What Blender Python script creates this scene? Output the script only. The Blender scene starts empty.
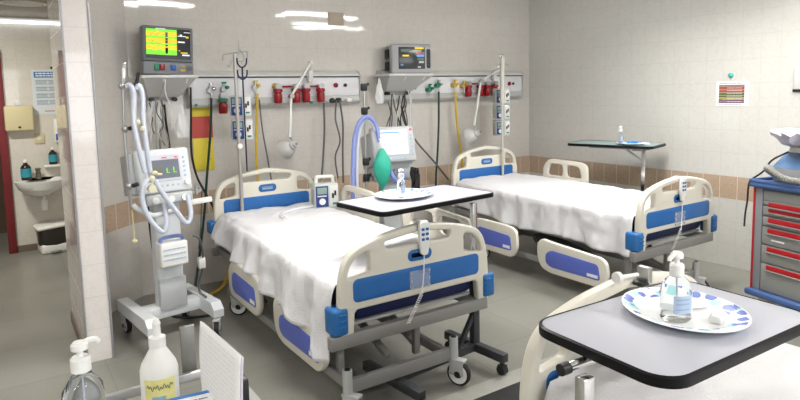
import bpy, bmesh, math, random
from mathutils import Vector, Matrix, Euler
random.seed(7)
PI = math.pi
sc = bpy.context.scene
col = sc.collection

# ------------------------------------------------------------------ helpers
def V3(*a): return Vector(a)

class MB:
    """collects shapes into one mesh"""
    def __init__(self):
        self.bm = bmesh.new(); self.mi = 0
    def _faces(self, fs):
        for f in fs: f.material_index = self.mi
    def mat(self, i): self.mi = i; return self
    def box(self, x0, x1, y0, y1, z0, z1, bev=0.0, seg=2, M=None):
        vs = [self.bm.verts.new((x, y, z)) for x in (x0, x1) for y in (y0, y1) for z in (z0, z1)]
        idx = [(0,1,3,2),(4,6,7,5),(0,4,5,1),(2,3,7,6),(0,2,6,4),(1,5,7,3)]
        fs = [self.bm.faces.new([vs[i] for i in q]) for q in idx]
        self._faces(fs)
        if M is not None:
            for v in vs: v.co = M @ v.co
        if bev > 0:
            es = list({e for f in fs for e in f.edges})
            r = bmesh.ops.bevel(self.bm, geom=es, offset=bev, segments=seg, affect='EDGES', profile=0.5)
            self._faces(r['faces'])
        return self
    def bar(self, p, q, w, h, bev=0.0, up=(0,0,1)):
        p = Vector(p); q = Vector(q); d = q - p; L = d.length; z = d.normalized()
        u = Vector(up)
        if abs(z.dot(u)) > .98: u = Vector((0,1,0))
        x = u.cross(z).normalized(); y = z.cross(x)
        M = Matrix((x, y, z)).transposed().to_4x4(); M.translation = p
        return self.box(-w/2, w/2, -h/2, h/2, 0, L, bev, 2, M)
    def ring_stack(self, rings, cap0=True, cap1=True, closed=True):
        vr = [[self.bm.verts.new(c) for c in r] for r in rings]
        n = len(vr[0]); fs = []
        for a, b in zip(vr[:-1], vr[1:]):
            for i in range(n if closed else n-1):
                j = (i+1) % n
                fs.append(self.bm.faces.new((a[i], a[j], b[j], b[i])))
        if cap0: fs.append(self.bm.faces.new(vr[0][::-1]))
        if cap1: fs.append(self.bm.faces.new(vr[-1]))
        self._faces(fs)
        return self
    def cyl(self, p, q, r, r2=None, n=16):
        p = Vector(p); q = Vector(q); z = (q-p).normalized()
        u = Vector((0,0,1)) if abs(z.z) < .95 else Vector((1,0,0))
        x = u.cross(z).normalized(); y = z.cross(x)
        r2 = r if r2 is None else r2
        mk = lambda c, rr: [c + (x*math.cos(2*PI*i/n) + y*math.sin(2*PI*i/n))*rr for i in range(n)]
        return self.ring_stack([mk(p, r), mk(q, r2)])
    def tube(self, pts, r, n=8, smooth=6, ribs=0, amp=.12, cap=True):
        P = [Vector(p) for p in pts]
        if smooth and len(P) > 2: P = spline(P, smooth)
        if ribs:
            P = resample(P, ribs)
        rings = []; prev = None
        for i, c in enumerate(P):
            t = (P[min(i+1, len(P)-1)] - P[max(i-1, 0)]).normalized()
            if prev is None:
                u = Vector((0,0,1)) if abs(t.z) < .9 else Vector((1,0,0))
                x = u.cross(t).normalized()
            else:
                x = (prev - t*prev.dot(t)).normalized()
            prev = x; y = t.cross(x)
            rr = r*(1 + (amp if i % 2 else -amp)) if ribs else r
            rings.append([c + (x*math.cos(2*PI*k/n) + y*math.sin(2*PI*k/n))*rr for k in range(n)])
        return self.ring_stack(rings, cap, cap)
    def lathe(self, prof, c=(0,0,0), n=24, M=None, sx=1, sy=1):
        rings = []
        for r, z in prof:
            r = max(r, .0004)
            ring = [Vector((c[0]+r*sx*math.cos(2*PI*i/n), c[1]+r*sy*math.sin(2*PI*i/n), c[2]+z)) for i in range(n)]
            if M is not None: ring = [M @ v for v in ring]
            rings.append(ring)
        return self.ring_stack(rings)
    def ell(self, c, r, n=16, m=10, M=None):
        prof = [(math.sin(PI*i/m), -math.cos(PI*i/m)) for i in range(m+1)]
        rings = []
        for a, z in prof:
            a = max(a, .002)
            ring = [Vector((c[0]+r[0]*a*math.cos(2*PI*k/n), c[1]+r[1]*a*math.sin(2*PI*k/n), c[2]+r[2]*z)) for k in range(n)]
            if M is not None: ring = [M @ v for v in ring]
            rings.append(ring)
        return self.ring_stack(rings)
    def prism(self, poly, a, b, axis='z'):
        def mk(t):
            if axis == 'z': return [Vector((x, y, t)) for x, y in poly]
            if axis == 'y': return [Vector((x, t, y)) for x, y in poly]
            return [Vector((t, x, y)) for x, y in poly]
        return self.ring_stack([mk(a), mk(b)])
    def plate2d(self, outer, holes, half, bev, M, res=2):
        """flat plate with holes and rounded rims; drawn in XY, thickness along Z, then moved by M"""
        cu = bpy.data.curves.new('tmp', 'CURVE'); cu.dimensions = '2D'; cu.fill_mode = 'BOTH'
        cu.extrude = max(half - bev, .0005); cu.bevel_depth = bev; cu.bevel_resolution = res; cu.offset = -bev
        for pl in [outer] + list(holes):
            s = cu.splines.new('POLY'); s.points.add(len(pl)-1); s.use_cyclic_u = True
            for p, q in zip(s.points, pl): p.co = (q[0], q[1], 0, 1)
        o = bpy.data.objects.new('tmp', cu); col.objects.link(o)
        dg = bpy.context.evaluated_depsgraph_get(); dg.update()
        me = bpy.data.meshes.new_from_object(o.evaluated_get(dg))
        me.transform(M)
        n0 = len(self.bm.faces)
        self.bm.from_mesh(me)
        self.bm.faces.ensure_lookup_table()
        for f in self.bm.faces[n0:]: f.material_index = self.mi
        bpy.data.objects.remove(o); bpy.data.curves.remove(cu); bpy.data.meshes.remove(me)
        return self
    def grid(self, rows):
        vr = [[self.bm.verts.new(c) for c in r] for r in rows]
        fs = []
        for a, b in zip(vr[:-1], vr[1:]):
            for i in range(len(a)-1): fs.append(self.bm.faces.new((a[i], a[i+1], b[i+1], b[i])))
        self._faces(fs); return self
    def build(self, name, mats, parent=None, world=True, sharp=35, loc=None):
        bm = self.bm
        bmesh.ops.remove_doubles(bm, verts=bm.verts, dist=1e-6)
        bmesh.ops.recalc_face_normals(bm, faces=bm.faces)
        me = bpy.data.meshes.new(name)
        org = Vector((0,0,0))
        if parent is None:
            if loc is None:
                mn = [min(v.co[i] for v in bm.verts) for i in range(3)]; mx = [max(v.co[i] for v in bm.verts) for i in range(3)]
                org = Vector(((mn[0]+mx[0])/2, (mn[1]+mx[1])/2, mn[2]))
            else: org = Vector((0,0,0))
        elif world:
            q = parent
            while q is not None: org += q.location; q = q.parent
        for v in bm.verts: v.co -= org
        bm.to_mesh(me); bm.free()
        for p in me.polygons: p.use_smooth = True
        me.set_sharp_from_angle(angle=math.radians(sharp))
        for m in (mats if isinstance(mats, (list, tuple)) else [mats]): me.materials.append(m)
        o = bpy.data.objects.new(name, me); col.objects.link(o)
        if parent is None: o.location = Vector(loc) if loc is not None else org
        else: o.parent = parent
        return o

def spline(P, k):
    out = []
    Q = [P[0]*2 - P[1]] + P + [P[-1]*2 - P[-2]]
    for i in range(1, len(Q)-2):
        a, b, c, d = Q[i-1], Q[i], Q[i+1], Q[i+2]
        for j in range(k):
            t = j/k
            out.append(.5*((2*b) + (c-a)*t + (2*a-5*b+4*c-d)*t*t + (3*b-a-3*c+d)*t**3))
    out.append(P[-1]); return out
def resample(P, n):
    L = [0]
    for a, b in zip(P[:-1], P[1:]): L.append(L[-1] + (b-a).length)
    out = []; j = 0
    for i in range(n+1):
        s = L[-1]*i/n
        while j < len(L)-2 and L[j+1] < s: j += 1
        t = (s-L[j])/max(L[j+1]-L[j], 1e-9); out.append(P[j].lerp(P[j+1], min(max(t,0),1)))
    return out
def smooth2(pts, k=6, closed=True):
    P = [Vector((a, b, 0)) for a, b in pts]; n = len(P); out = []
    for i in range(n):
        a, b, c, d = P[i-1], P[i], P[(i+1) % n], P[(i+2) % n]
        for j in range(k):
            t = j/k
            v = .5*((2*b) + (c-a)*t + (2*a-5*b+4*c-d)*t*t + (3*b-a-3*c+d)*t**3); out.append((v.x, v.y))
    return out
def rrect(x0, x1, y0, y1, r, k=6):
    out = []
    for cx, cy, a in ((x1-r, y1-r, 0), (x0+r, y1-r, 90), (x0+r, y0+r, 180), (x1-r, y0+r, 270)):
        for j in range(k+1):
            t = math.radians(a + 90*j/k); out.append((cx + r*math.cos(t), cy + r*math.sin(t)))
    return out
def rpoly(pts, r, k=5):
    """polygon with rounded corners"""
    out = []; n = len(pts)
    for i in range(n):
        p, a, b = Vector(pts[i]), Vector(pts[i-1]), Vector(pts[(i+1) % n])
        u = (a-p); v = (b-p); rr = min(r, u.length*.45, v.length*.45)
        s = p + u.normalized()*rr; e = p + v.normalized()*rr
        for j in range(k+1):
            t = j/k; q = s*(1-t)**2 + p*2*t*(1-t) + e*t*t; out.append((q.x, q.y))
    return out

def thing(name, label, cat, loc=(0,0,0), rotz=0, group=None):
    o = bpy.data.objects.new(name, None); col.objects.link(o)
    o.empty_display_size = .1
    o.location = loc; o.rotation_euler = (0,0,rotz); o['label'] = label; o['category'] = cat
    if group: o['group'] = group
    return o
def tag(o, label, cat, group=None, kind=None):
    o['label'] = label; o['category'] = cat
    if group: o['group'] = group
    if kind: o['kind'] = kind
    return o
def struct(o): o['kind'] = 'structure'; return o
def dup(root, loc, rotz=None, label=None):
    r = root.copy(); col.objects.link(r); r.location = loc
    if rotz is not None: r.rotation_euler = (0,0,rotz)
    if label: r['label'] = label
    for ch in list(root.children):
        c = ch.copy(); col.objects.link(c); c.parent = r
        for g in list(ch.children):
            d = g.copy(); col.objects.link(d); d.parent = c
    return r

# ------------------------------------------------------------------ materials
MATS = {}
def mat(name, color, rough=.5, metal=0., trans=0., ior=1.45, noise=0., nscale=40., bump=0., bscale=200., emit=0., spec=.5, alpha=1., coat=0., sub=0.):
    if name in MATS: return MATS[name]
    m = bpy.data.materials.new(name); m.use_nodes = True
    nt = m.node_tree; b = nt.nodes['Principled BSDF']
    c = (*color, 1)
    b.inputs['Base Color'].default_value = c; b.inputs['Roughness'].default_value = rough
    b.inputs['Metallic'].default_value = metal; b.inputs['Transmission Weight'].default_value = trans
    b.inputs['IOR'].default_value = ior; b.inputs['Specular IOR Level'].default_value = spec
    b.inputs['Alpha'].default_value = alpha; b.inputs['Coat Weight'].default_value = coat
    if emit > 0:
        b.inputs['Emission Color'].default_value = c; b.inputs['Emission Strength'].default_value = emit
    tc = nt.nodes.new('ShaderNodeTexCoord')
    if noise > 0:
        n = nt.nodes.new('ShaderNodeTexNoise'); n.inputs['Scale'].default_value = nscale; n.inputs['Detail'].default_value = 5
        nt.links.new(tc.outputs['Object'], n.inputs['Vector'])
        mx = nt.nodes.new('ShaderNodeMix'); mx.data_type = 'RGBA'
        mx.inputs[6].default_value = (*[max(0, v*(1-noise)) for v in color], 1)
        mx.inputs[7].default_value = (*[min(1, v*(1+noise)) for v in color], 1)
        nt.links.new(n.outputs['Fac'], mx.inputs[0]); nt.links.new(mx.outputs[2], b.inputs['Base Color'])
    if bump > 0:
        n2 = nt.nodes.new('ShaderNodeTexNoise'); n2.inputs['Scale'].default_value = bscale; n2.inputs['Detail'].default_value = 3
        nt.links.new(tc.outputs['Object'], n2.inputs['Vector'])
        bp = nt.nodes.new('ShaderNodeBump'); bp.inputs['Strength'].default_value = bump; bp.inputs['Distance'].default_value = .004
        nt.links.new(n2.outputs['Fac'], bp.inputs['Height']); nt.links.new(bp.outputs['Normal'], b.inputs['Normal'])
    MATS[name] = m; return m

def N(nt, t, **kw):
    n = nt.nodes.new(t)
    for k, v in kw.items(): setattr(n, k, v)
    return n
def mth(nt, op, a, b=None, c=None):
    n = nt.nodes.new('ShaderNodeMath'); n.operation = op
    for i, v in enumerate((a, b, c)):
        if v is None: continue
        if isinstance(v, (int, float)): n.inputs[i].default_value = v
        else: nt.links.new(v, n.inputs[i])
    return n.outputs[0]

TW, TH = .152, .2
def tile_mat(name, ux, uy, band, base=(.65,.618,.578), rough=.05, u0=0., tw=TW, bandw=TW):
    """glazed wall tiles: u runs along (ux,uy), v is height; optional tan band from .6 to .8 m"""
    m = bpy.data.materials.new(name); m.use_nodes = True; nt = m.node_tree; L = nt.links
    b = nt.nodes['Principled BSDF']
    geo = N(nt, 'ShaderNodeNewGeometry'); sep = N(nt, 'ShaderNodeSeparateXYZ'); L.new(geo.outputs['Position'], sep.inputs[0])
    u = mth(nt, 'ADD', mth(nt, 'ADD', mth(nt, 'MULTIPLY', sep.outputs[0], ux), mth(nt, 'MULTIPLY', sep.outputs[1], uy)), u0)
    z = sep.outputs[2]
    fu = mth(nt, 'FRACT', mth(nt, 'DIVIDE', u, tw)); fv = mth(nt, 'FRACT', mth(nt, 'DIVIDE', z, TH))
    iu = mth(nt, 'FLOOR', mth(nt, 'DIVIDE', u, tw)); iv = mth(nt, 'FLOOR', mth(nt, 'DIVIDE', z, TH))
    gu = mth(nt, 'LESS_THAN', mth(nt, 'MINIMUM', fu, mth(nt, 'SUBTRACT', 1., fu)), mth(nt, 'ADD', .0013/tw, mth(nt, 'MULTIPLY', mth(nt, 'MULTIPLY', mth(nt, 'GREATER_THAN', z, .6), mth(nt, 'LESS_THAN', z, .8)), .0013/tw if band else 0.)))
    gv = mth(nt, 'LESS_THAN', mth(nt, 'MINIMUM', fv, mth(nt, 'SUBTRACT', 1., fv)), .0015/TH)
    grout = mth(nt, 'MAXIMUM', gu, gv)
    cell = N(nt, 'ShaderNodeCombineXYZ'); L.new(iu, cell.inputs[0]); L.new(iv, cell.inputs[1])
    wn = N(nt, 'ShaderNodeTexWhiteNoise', noise_dimensions='3D'); L.new(cell.outputs[0], wn.inputs['Vector'])
    # faint diagonal marbling
    vec = N(nt, 'ShaderNodeCombineXYZ'); L.new(u, vec.inputs[0]); L.new(z, vec.inputs[1]); L.new(mth(nt, 'MULTIPLY', wn.outputs['Value'], 9.), vec.inputs[2])
    nz = N(nt, 'ShaderNodeTexNoise'); nz.inputs['Scale'].default_value = 9; nz.inputs['Detail'].default_value = 5; nz.inputs['Distortion'].default_value = 1.2
    L.new(vec.outputs[0], nz.inputs['Vector'])
    vein = mth(nt, 'SUBTRACT', 1., mth(nt, 'MINIMUM', 1., mth(nt, 'MULTIPLY', mth(nt, 'ABSOLUTE', mth(nt, 'SUBTRACT', nz.outputs['Fac'], .5)), 22.)))
    dark = tuple(v*.9 for v in base)
    mx = N(nt, 'ShaderNodeMix', data_type='RGBA'); mx.inputs[6].default_value = (*base, 1); mx.inputs[7].default_value = (*dark, 1)
    L.new(mth(nt, 'MULTIPLY', vein, .55), mx.inputs[0]); cur = mx.outputs[2]
    if band:
        nb = N(nt, 'ShaderNodeTexNoise'); nb.inputs['Scale'].default_value = 45; nb.inputs['Detail'].default_value = 6
        L.new(geo.outputs['Position'], nb.inputs['Vector'])
        bc = N(nt, 'ShaderNodeMix', data_type='RGBA'); bc.inputs[6].default_value = (.40,.285,.20,1); bc.inputs[7].default_value = (.60,.47,.355,1)
        L.new(nb.outputs['Fac'], bc.inputs[0])
        isb = mth(nt, 'MULTIPLY', mth(nt, 'GREATER_THAN', z, .6), mth(nt, 'LESS_THAN', z, .8))
        m2 = N(nt, 'ShaderNodeMix', data_type='RGBA'); L.new(isb, m2.inputs[0]); L.new(cur, m2.inputs[6]); L.new(bc.outputs[2], m2.inputs[7]); cur = m2.outputs[2]
    mg = N(nt, 'ShaderNodeMix', data_type='RGBA'); L.new(mth(nt, 'MULTIPLY', grout, .75), mg.inputs[0]); L.new(cur, mg.inputs[6])
    mg.inputs[7].default_value = (.50,.46,.42,1)
    if band:                                 # pale joints in the tan band
        gb = N(nt, 'ShaderNodeMix', data_type='RGBA'); gb.inputs[6].default_value = (.50,.46,.42,1); gb.inputs[7].default_value = (.86,.76,.66,1)
        L.new(isb, gb.inputs[0]); L.new(gb.outputs[2], mg.inputs[7])
    L.new(mg.outputs[2], b.inputs['Base Color'])
    L.new(mth(nt, 'ADD', mth(nt, 'MULTIPLY', grout, .5), rough), b.inputs['Roughness'])
    # every tile sits at its own slight tilt
    sub = N(nt, 'ShaderNodeVectorMath', operation='SUBTRACT'); L.new(wn.outputs['Color'], sub.inputs[0]); sub.inputs[1].default_value = (.5,.5,.5)
    scl = N(nt, 'ShaderNodeVectorMath', operation='SCALE'); L.new(sub.outputs[0], scl.inputs[0]); scl.inputs['Scale'].default_value = .008
    add = N(nt, 'ShaderNodeVectorMath', operation='ADD'); L.new(geo.outputs['Normal'], add.inputs[0]); L.new(scl.outputs[0], add.inputs[1])
    nrm = N(nt, 'ShaderNodeVectorMath', operation='NORMALIZE'); L.new(add.outputs[0], nrm.inputs[0])
    bp = N(nt, 'ShaderNodeBump'); bp.inputs['Strength'].default_value = .25; bp.inputs['Distance'].default_value = .002
    L.new(mth(nt, 'SUBTRACT', 1., grout), bp.inputs['Height']); L.new(nrm.outputs[0], bp.inputs['Normal'])
    L.new(bp.outputs[0], b.inputs['Normal'])
    return m

def floor_mat():
    m = bpy.data.materials.new('speckled_vinyl'); m.use_nodes = True; nt = m.node_tree; L = nt.links
    b = nt.nodes['Principled BSDF']; tc = N(nt, 'ShaderNodeTexCoord')
    geo = N(nt, 'ShaderNodeNewGeometry')
    br = N(nt, 'ShaderNodeTexBrick'); br.offset = 0; br.inputs['Scale'].default_value = 1; br.inputs['Mortar Size'].default_value = .002
    br.inputs['Brick Width'].default_value = .6; br.inputs['Row Height'].default_value = .6
    br.inputs['Color1'].default_value = (.215,.212,.185,1); br.inputs['Color2'].default_value = (.24,.237,.21,1); br.inputs['Mortar'].default_value = (.15,.145,.13,1)
    L.new(geo.outputs['Position'], br.inputs['Vector'])
    n1 = N(nt, 'ShaderNodeTexNoise'); n1.inputs['Scale'].default_value = 2.2; n1.inputs['Detail'].default_value = 6
    n2 = N(nt, 'ShaderNodeTexNoise'); n2.inputs['Scale'].default_value = 130; n2.inputs['Detail'].default_value = 2
    for n in (n1, n2): L.new(geo.outputs['Position'], n.inputs['Vector'])
    f = mth(nt, 'ADD', mth(nt, 'ADD', mth(nt, 'MULTIPLY', n1.outputs['Fac'], .5), mth(nt, 'MULTIPLY', n2.outputs['Fac'], .35)), .58)
    sc_ = N(nt, 'ShaderNodeVectorMath', operation='SCALE'); L.new(br.outputs['Color'], sc_.inputs[0]); L.new(f, sc_.inputs['Scale'])
    L.new(sc_.outputs[0], b.inputs['Base Color'])
    L.new(mth(nt, 'ADD', mth(nt, 'MULTIPLY', n1.outputs['Fac'], .25), .22), b.inputs['Roughness'])
    b.inputs['Specular IOR Level'].default_value = .4
    return m

def plate_mat():
    """white paper plate with blue and teal leaf marks printed on the rim"""
    m = bpy.data.materials.new('printed_paper_plate'); m.use_nodes = True; nt = m.node_tree; L = nt.links
    b = nt.nodes['Principled BSDF']; tc = N(nt, 'ShaderNodeTexCoord')
    sep = N(nt, 'ShaderNodeSeparateXYZ'); L.new(tc.outputs['Object'], sep.inputs[0])
    r = mth(nt, 'SQRT', mth(nt, 'ADD', mth(nt, 'POWER', sep.outputs[0], 2.), mth(nt, 'POWER', sep.outputs[1], 2.)))
    rim = mth(nt, 'MULTIPLY', mth(nt, 'GREATER_THAN', r, .104), mth(nt, 'LESS_THAN', r, .142))
    def blot(scale, thr, seed):
        mp = N(nt, 'ShaderNodeMapping'); mp.inputs['Location'].default_value = (seed, seed*.7, 0); L.new(tc.outputs['Object'], mp.inputs['Vector'])
        v = N(nt, 'ShaderNodeTexVoronoi'); v.inputs['Scale'].default_value = scale; L.new(mp.outputs[0], v.inputs['Vector'])
        nn = N(nt, 'ShaderNodeTexNoise'); nn.inputs['Scale'].default_value = 90; L.new(mp.outputs[0], nn.inputs['Vector'])
        return mth(nt, 'LESS_THAN', mth(nt, 'ADD', v.outputs['Distance'], mth(nt, 'MULTIPLY', nn.outputs['Fac'], .25)), thr)
    f1 = mth(nt, 'MULTIPLY', blot(27, .50, 3.1), rim); f2 = mth(nt, 'MULTIPLY', blot(25, .52, 8.3), rim)
    a = N(nt, 'ShaderNodeMix', data_type='RGBA'); a.inputs[6].default_value = (.86,.87,.88,1); a.inputs[7].default_value = (.38,.72,.74,1); L.new(f2, a.inputs[0])
    c = N(nt, 'ShaderNodeMix', data_type='RGBA'); L.new(a.outputs[2], c.inputs[6]); c.inputs[7].default_value = (.07,.14,.55,1); L.new(f1, c.inputs[0])
    L.new(c.outputs[2], b.inputs['Base Color']); b.inputs['Roughness'].default_value = .35
    return m

beige = mat('bed_beige_plastic', (.70,.67,.585), .35)
blue = mat('bed_blue_plastic', (.022,.135,.41), .5, noise=.06, nscale=60)
violet = mat('rail_blue_plastic', (.10,.14,.52), .45)
bumperblue = mat('bumper_blue_plastic', (.02,.135,.38), .45)
framegrey = mat('frame_grey_metal', (.27,.267,.258), .42, metal=.25)
lightgrey = mat('light_grey_metal', (.46,.47,.47), .4, metal=.15)
darksteel = mat('dark_powder_steel', (.035,.038,.042), .45)
chrome = mat('chrome', (.72,.72,.72), .16, metal=1.)
steel = mat('brushed_steel', (.50,.50,.50), .32, metal=.9)
navy = mat('navy_vinyl', (.008,.014,.075), .5)
black = mat('black_plastic', (.012,.012,.013), .42)
rubber = mat('black_rubber', (.016,.015,.015), .7)
white = mat('white_plastic', (.80,.80,.78), .38)
offwhite = mat('off_white_enamel', (.70,.70,.68), .4)
ventwhite = mat('ventilator_grey_white', (.66,.69,.71), .35)
ventgrey = mat('ventilator_grey', (.47,.49,.50), .4)
panelgrey = mat('panel_light_grey', (.50,.50,.49), .42)
cloth = mat('white_cotton_sheet', (.74,.74,.77), .85, bump=.9, bscale=150)
waffle = mat('grey_waffle_blanket', (.66,.65,.66), .9, bump=.9, bscale=170)
red = mat('red_jar_plastic', (.30,.008,.016), .22)
dkred = mat('red_lacquer', (.17,.018,.022), .4)
green = mat('green_cap_plastic', (.015,.22,.12), .4)
teal = mat('green_bag_rubber', (.03,.42,.30), .5, noise=.12, nscale=25)
brass = mat('brass', (.55,.38,.10), .3, metal=.8)
yellow = mat('yellow_plastic', (.72,.50,.03), .45)
signyellow = mat('sign_yellow', (.74,.60,.05), .5)
signred = mat('sign_red', (.50,.07,.06), .5)
clear = mat('clear_plastic', (.97,.98,.98), .03, trans=1., ior=1.3)
gelclear = mat('clear_gel', (.90,.93,.95), .02, trans=1., ior=1.22)
tubing = mat('frosted_tubing', (.58,.62,.72), .3, noise=.03)
bluetube = mat('blue_tubing', (.22,.28,.62), .4)
filmy = mat('filmy_plastic_bag', (.86,.86,.86), .3, alpha=.72)
pinkbag = mat('printed_plastic_bag', (.78,.72,.82), .3, noise=.18, nscale=55, alpha=.92)
laminate = mat('grey_white_laminate', (.46,.465,.525), .5, noise=.02, nscale=200)
blueLam = mat('pale_blue_laminate', (.30,.43,.45), .3)
paper = mat('white_paper', (.84,.84,.84), .8)
paperlilac = mat('lilac_paper', (.74,.70,.78), .8)
ink = mat('grey_ink', (.28,.28,.32), .8)
inkblue = mat('blue_ink', (.04,.17,.46), .7)
cream = mat('cream_plastic', (.62,.55,.34), .45)
screenblack = mat('dark_screen', (.012,.013,.016), .12)
scrgreen = mat('screen_green', (.20,.75,.03), .4, emit=.36)
scryellow = mat('screen_yellow', (.88,.60,.01), .4, emit=.36)
scrwhite = mat('screen_white', (.88,.93,1.), .4, emit=.38)
scrgrey = mat('screen_grey', (.15,.16,.20), .25, emit=.12)
scrblue = mat('screen_blue', (.12,.25,.55), .3, emit=.5)
scrred = mat('screen_red', (.6,.05,.08), .3, emit=.4)
lcd = mat('lcd_green_grey', (.22,.30,.25), .25, emit=.12)
keyblue = mat('keypad_navy', (.02,.05,.22), .4)
palelabel = mat('pale_blue_label', (.40,.50,.66), .5)
labelyellow = mat('label_yellow', (.78,.72,.30), .5, noise=.2, nscale=60)
labelteal = mat('label_teal', (.03,.28,.38), .5)
amber = mat('amber_glass', (.035,.02,.012), .15)
ceramic = mat('white_ceramic', (.74,.75,.72), .12)
binbag = mat('dark_bin_bag', (.028,.025,.020), .35, bump=.5, bscale=30)
cartgrey = mat('cart_grey_plastic', (.27,.275,.265), .42)
cartred = mat('cart_red_handle', (.45,.012,.018), .35)
cartblue = mat('cart_blue_plastic', (.06,.12,.30), .42)
hosegreen = mat('dark_green_hose', (.004,.035,.022), .4)
hoseyellow = mat('yellow_hose', (.62,.42,.03), .45)
cablegrey = mat('grey_cable', (.12,.12,.125), .5)
greytube = mat('grey_hose', (.30,.30,.28), .5)
ceilpaint = mat('ceiling_paint', (.74,.73,.70), .8, noise=.03, nscale=6)
darkroom = mat('dim_room_shade', (.10,.065,.045), .8, noise=.2, nscale=4)  # darkness of the doorway put into the colour of the wall beyond
baseb = mat('baseboard_brown', (.16,.12,.09), .5)
lens = mat('lamp_diffuser', (1.,.98,.94), .5, emit=26.)
matblack = mat('black_mat', (.014,.014,.015), .6, noise=.4, nscale=180)
stripmat = mat('pale_vinyl_strip', (.33,.325,.295), .4, noise=.15, nscale=12)
trimmetal = mat('bluegrey_metal_trim', (.36,.36,.38), .4, metal=.3)
platemat = plate_mat()

# ------------------------------------------------------------------ the room
t_back = tile_mat('glazed_tiles_back', 1, 0, True, u0=20*TW)
t_right = tile_mat('glazed_tiles_right', 0, 1, True, base=(.655,.645,.61), u0=80*TW)
t_cham = tile_mat('glazed_tiles_chamfer', .7071, .7071, True, u0=60*TW)
t_pill = tile_mat('glazed_tiles_pillar', 1, 1, False, base=(.74,.70,.68), u0=6.04, tw=.2)
t_sink = tile_mat('glazed_tiles_washroom', 1, 0, False, base=(.66,.63,.57), u0=20*TW)
t_side = tile_mat('glazed_tiles_side', 0, 1, False, u0=80*TW)

def bx(name, m, *a, bev=0): return struct(MB().box(*a, bev=bev).build(name, m))
bx('floor', floor_mat(), -8, .12, -8.5, 3.6, -.1, 0)
bx('wall_back', t_back, -4.36, .12, 0, .12, 0, 2.7)
bx('wall_right', t_right, 0, .12, -8.5, 0, 0, 2.7)
struct(MB().prism([(-4.36,0),(-4.73,-.37),(-4.75,-.37),(-4.75,-.26),(-4.70,-.26),(-4.36,.10)], 0, 2.7).build('wall_left', t_cham))
bx('wall_partition', t_pill, -4.89, -4.75, -1.12, -.26, 0, 2.7)
m = MB(); m.box(-4.755, -4.742, -1.128, -1.112, 0, 2.7, .003); struct(m.build('trim_1', trimmetal))
m = MB(); m.box(-4.898, -4.885, -1.128, -1.112, 0, 2.7, .003); struct(m.build('trim_2', trimmetal))
bx('ceiling', ceilpaint, -8, .12, -8.5, -.26, 2.7, 2.8)
bx('ceiling_strip', ceilpaint, -4.75, .12, -.26, .12, 2.7, 2.8)
bx('wall_washroom', t_sink, -5.17, -4.25, 2.3, 2.4, 0, 2.8)
bx('wall_washroom_over_door', t_sink, -8, -5.17, 2.3, 2.4, 2.05, 2.8)
bx('wall_washroom_side', t_side, -4.45, -4.35, .1, 2.3, 0, 2.8)
bx('ceiling_washroom', mat('brownish_ceiling', (.34,.30,.25), .7, noise=.05, nscale=5), -8, -4.35, -.26, 3.6, 2.47, 2.57)
bx('wall_side', t_side, -8.1, -8, -8.5, 3.6, 0, 2.8)
bx('wall_front', t_back, -8, .12, -8.6, -8.5, 0, 2.8)
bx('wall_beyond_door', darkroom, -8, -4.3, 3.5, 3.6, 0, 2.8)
bx('baseboard_washroom', baseb, -5.16, -4.45, 2.285, 2.3, 0, .07)
bx('baseboard_partition', baseb, -4.90, -4.889, -1.11, -.26, 0, .07)
# door opening with its red frame
d = MB(); d.box(-5.225, -5.15, 2.26, 2.31, 0, 2.1, .006); d.box(-6.1, -5.15, 2.26, 2.31, 2.03, 2.1, .006); d.box(-6.1, -6.03, 2.26, 2.31, 0, 2.1, .006)
struct(d.build('door_1', dkred))
# pale vinyl strip beside the black mat
bx('trim_3', stripmat, -4.3, -1.6, -2.82, -2.70, 0, .0015)
tag(MB().box(-4.15, -2.75, -3.75, -2.822, .0005, .008, .003).build('floor_mat', matblack), 'black mat lying on the floor between the two facing beds', 'mat')

# ------------------------------------------------------------------ ceiling lights
def ceiling_light(x, y, label, power, L=1.2, W=.3, zc=2.7, rz=0.):
    t = thing('ceiling_light', label, 'light', (x, y, zc), rz, 'fluorescent fittings on the ward ceiling')
    MB().box(-L/2, L/2, -W/2, W/2, -.06, 0, .006).build('housing', offwhite, t, False)
    for s in (-1, 1):
        MB().cyl((-L/2+.03, s*W*.24, -.075), (L/2-.03, s*W*.24, -.075), .013).build('lamp_tube', lens, t, False)
    li = bpy.data.lights.new('ceiling_lamp', 'AREA'); li.shape = 'RECTANGLE'; li.size = L*.96; li.size_y = W*.7
    li.energy = power; li.color = (1., .975, .93); li.spread = math.radians(150)
    lo = bpy.data.objects.new('ceiling_lamp', li); col.objects.link(lo); lo.location = (x, y, zc-.095); lo.rotation_euler = (0, 0, rz)
    return t
ceiling_light(-3.81, -2.22, 'twin tube ceiling light above the bed by the ventilator', 19)
ceiling_light(-1.52, -2.40, 'twin tube ceiling light above the bed by the right wall', 27)
ceiling_light(-.75, -3.55, 'twin tube ceiling light close to the right wall over the drawer cart', 14)
ceiling_light(-2.83, -6.3, 'twin tube ceiling light behind the viewer running away from the beds', 50, rz=PI/2)
ceiling_light(-6.2, -6.0, 'unseen twin tube fill light added behind the viewer on the passage side', 32)  # added front fill, set where its reflection misses the back wall
ceiling_light(-6.4, -2.6, 'twin tube ceiling light over the passage left of the pillar', 16)

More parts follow.
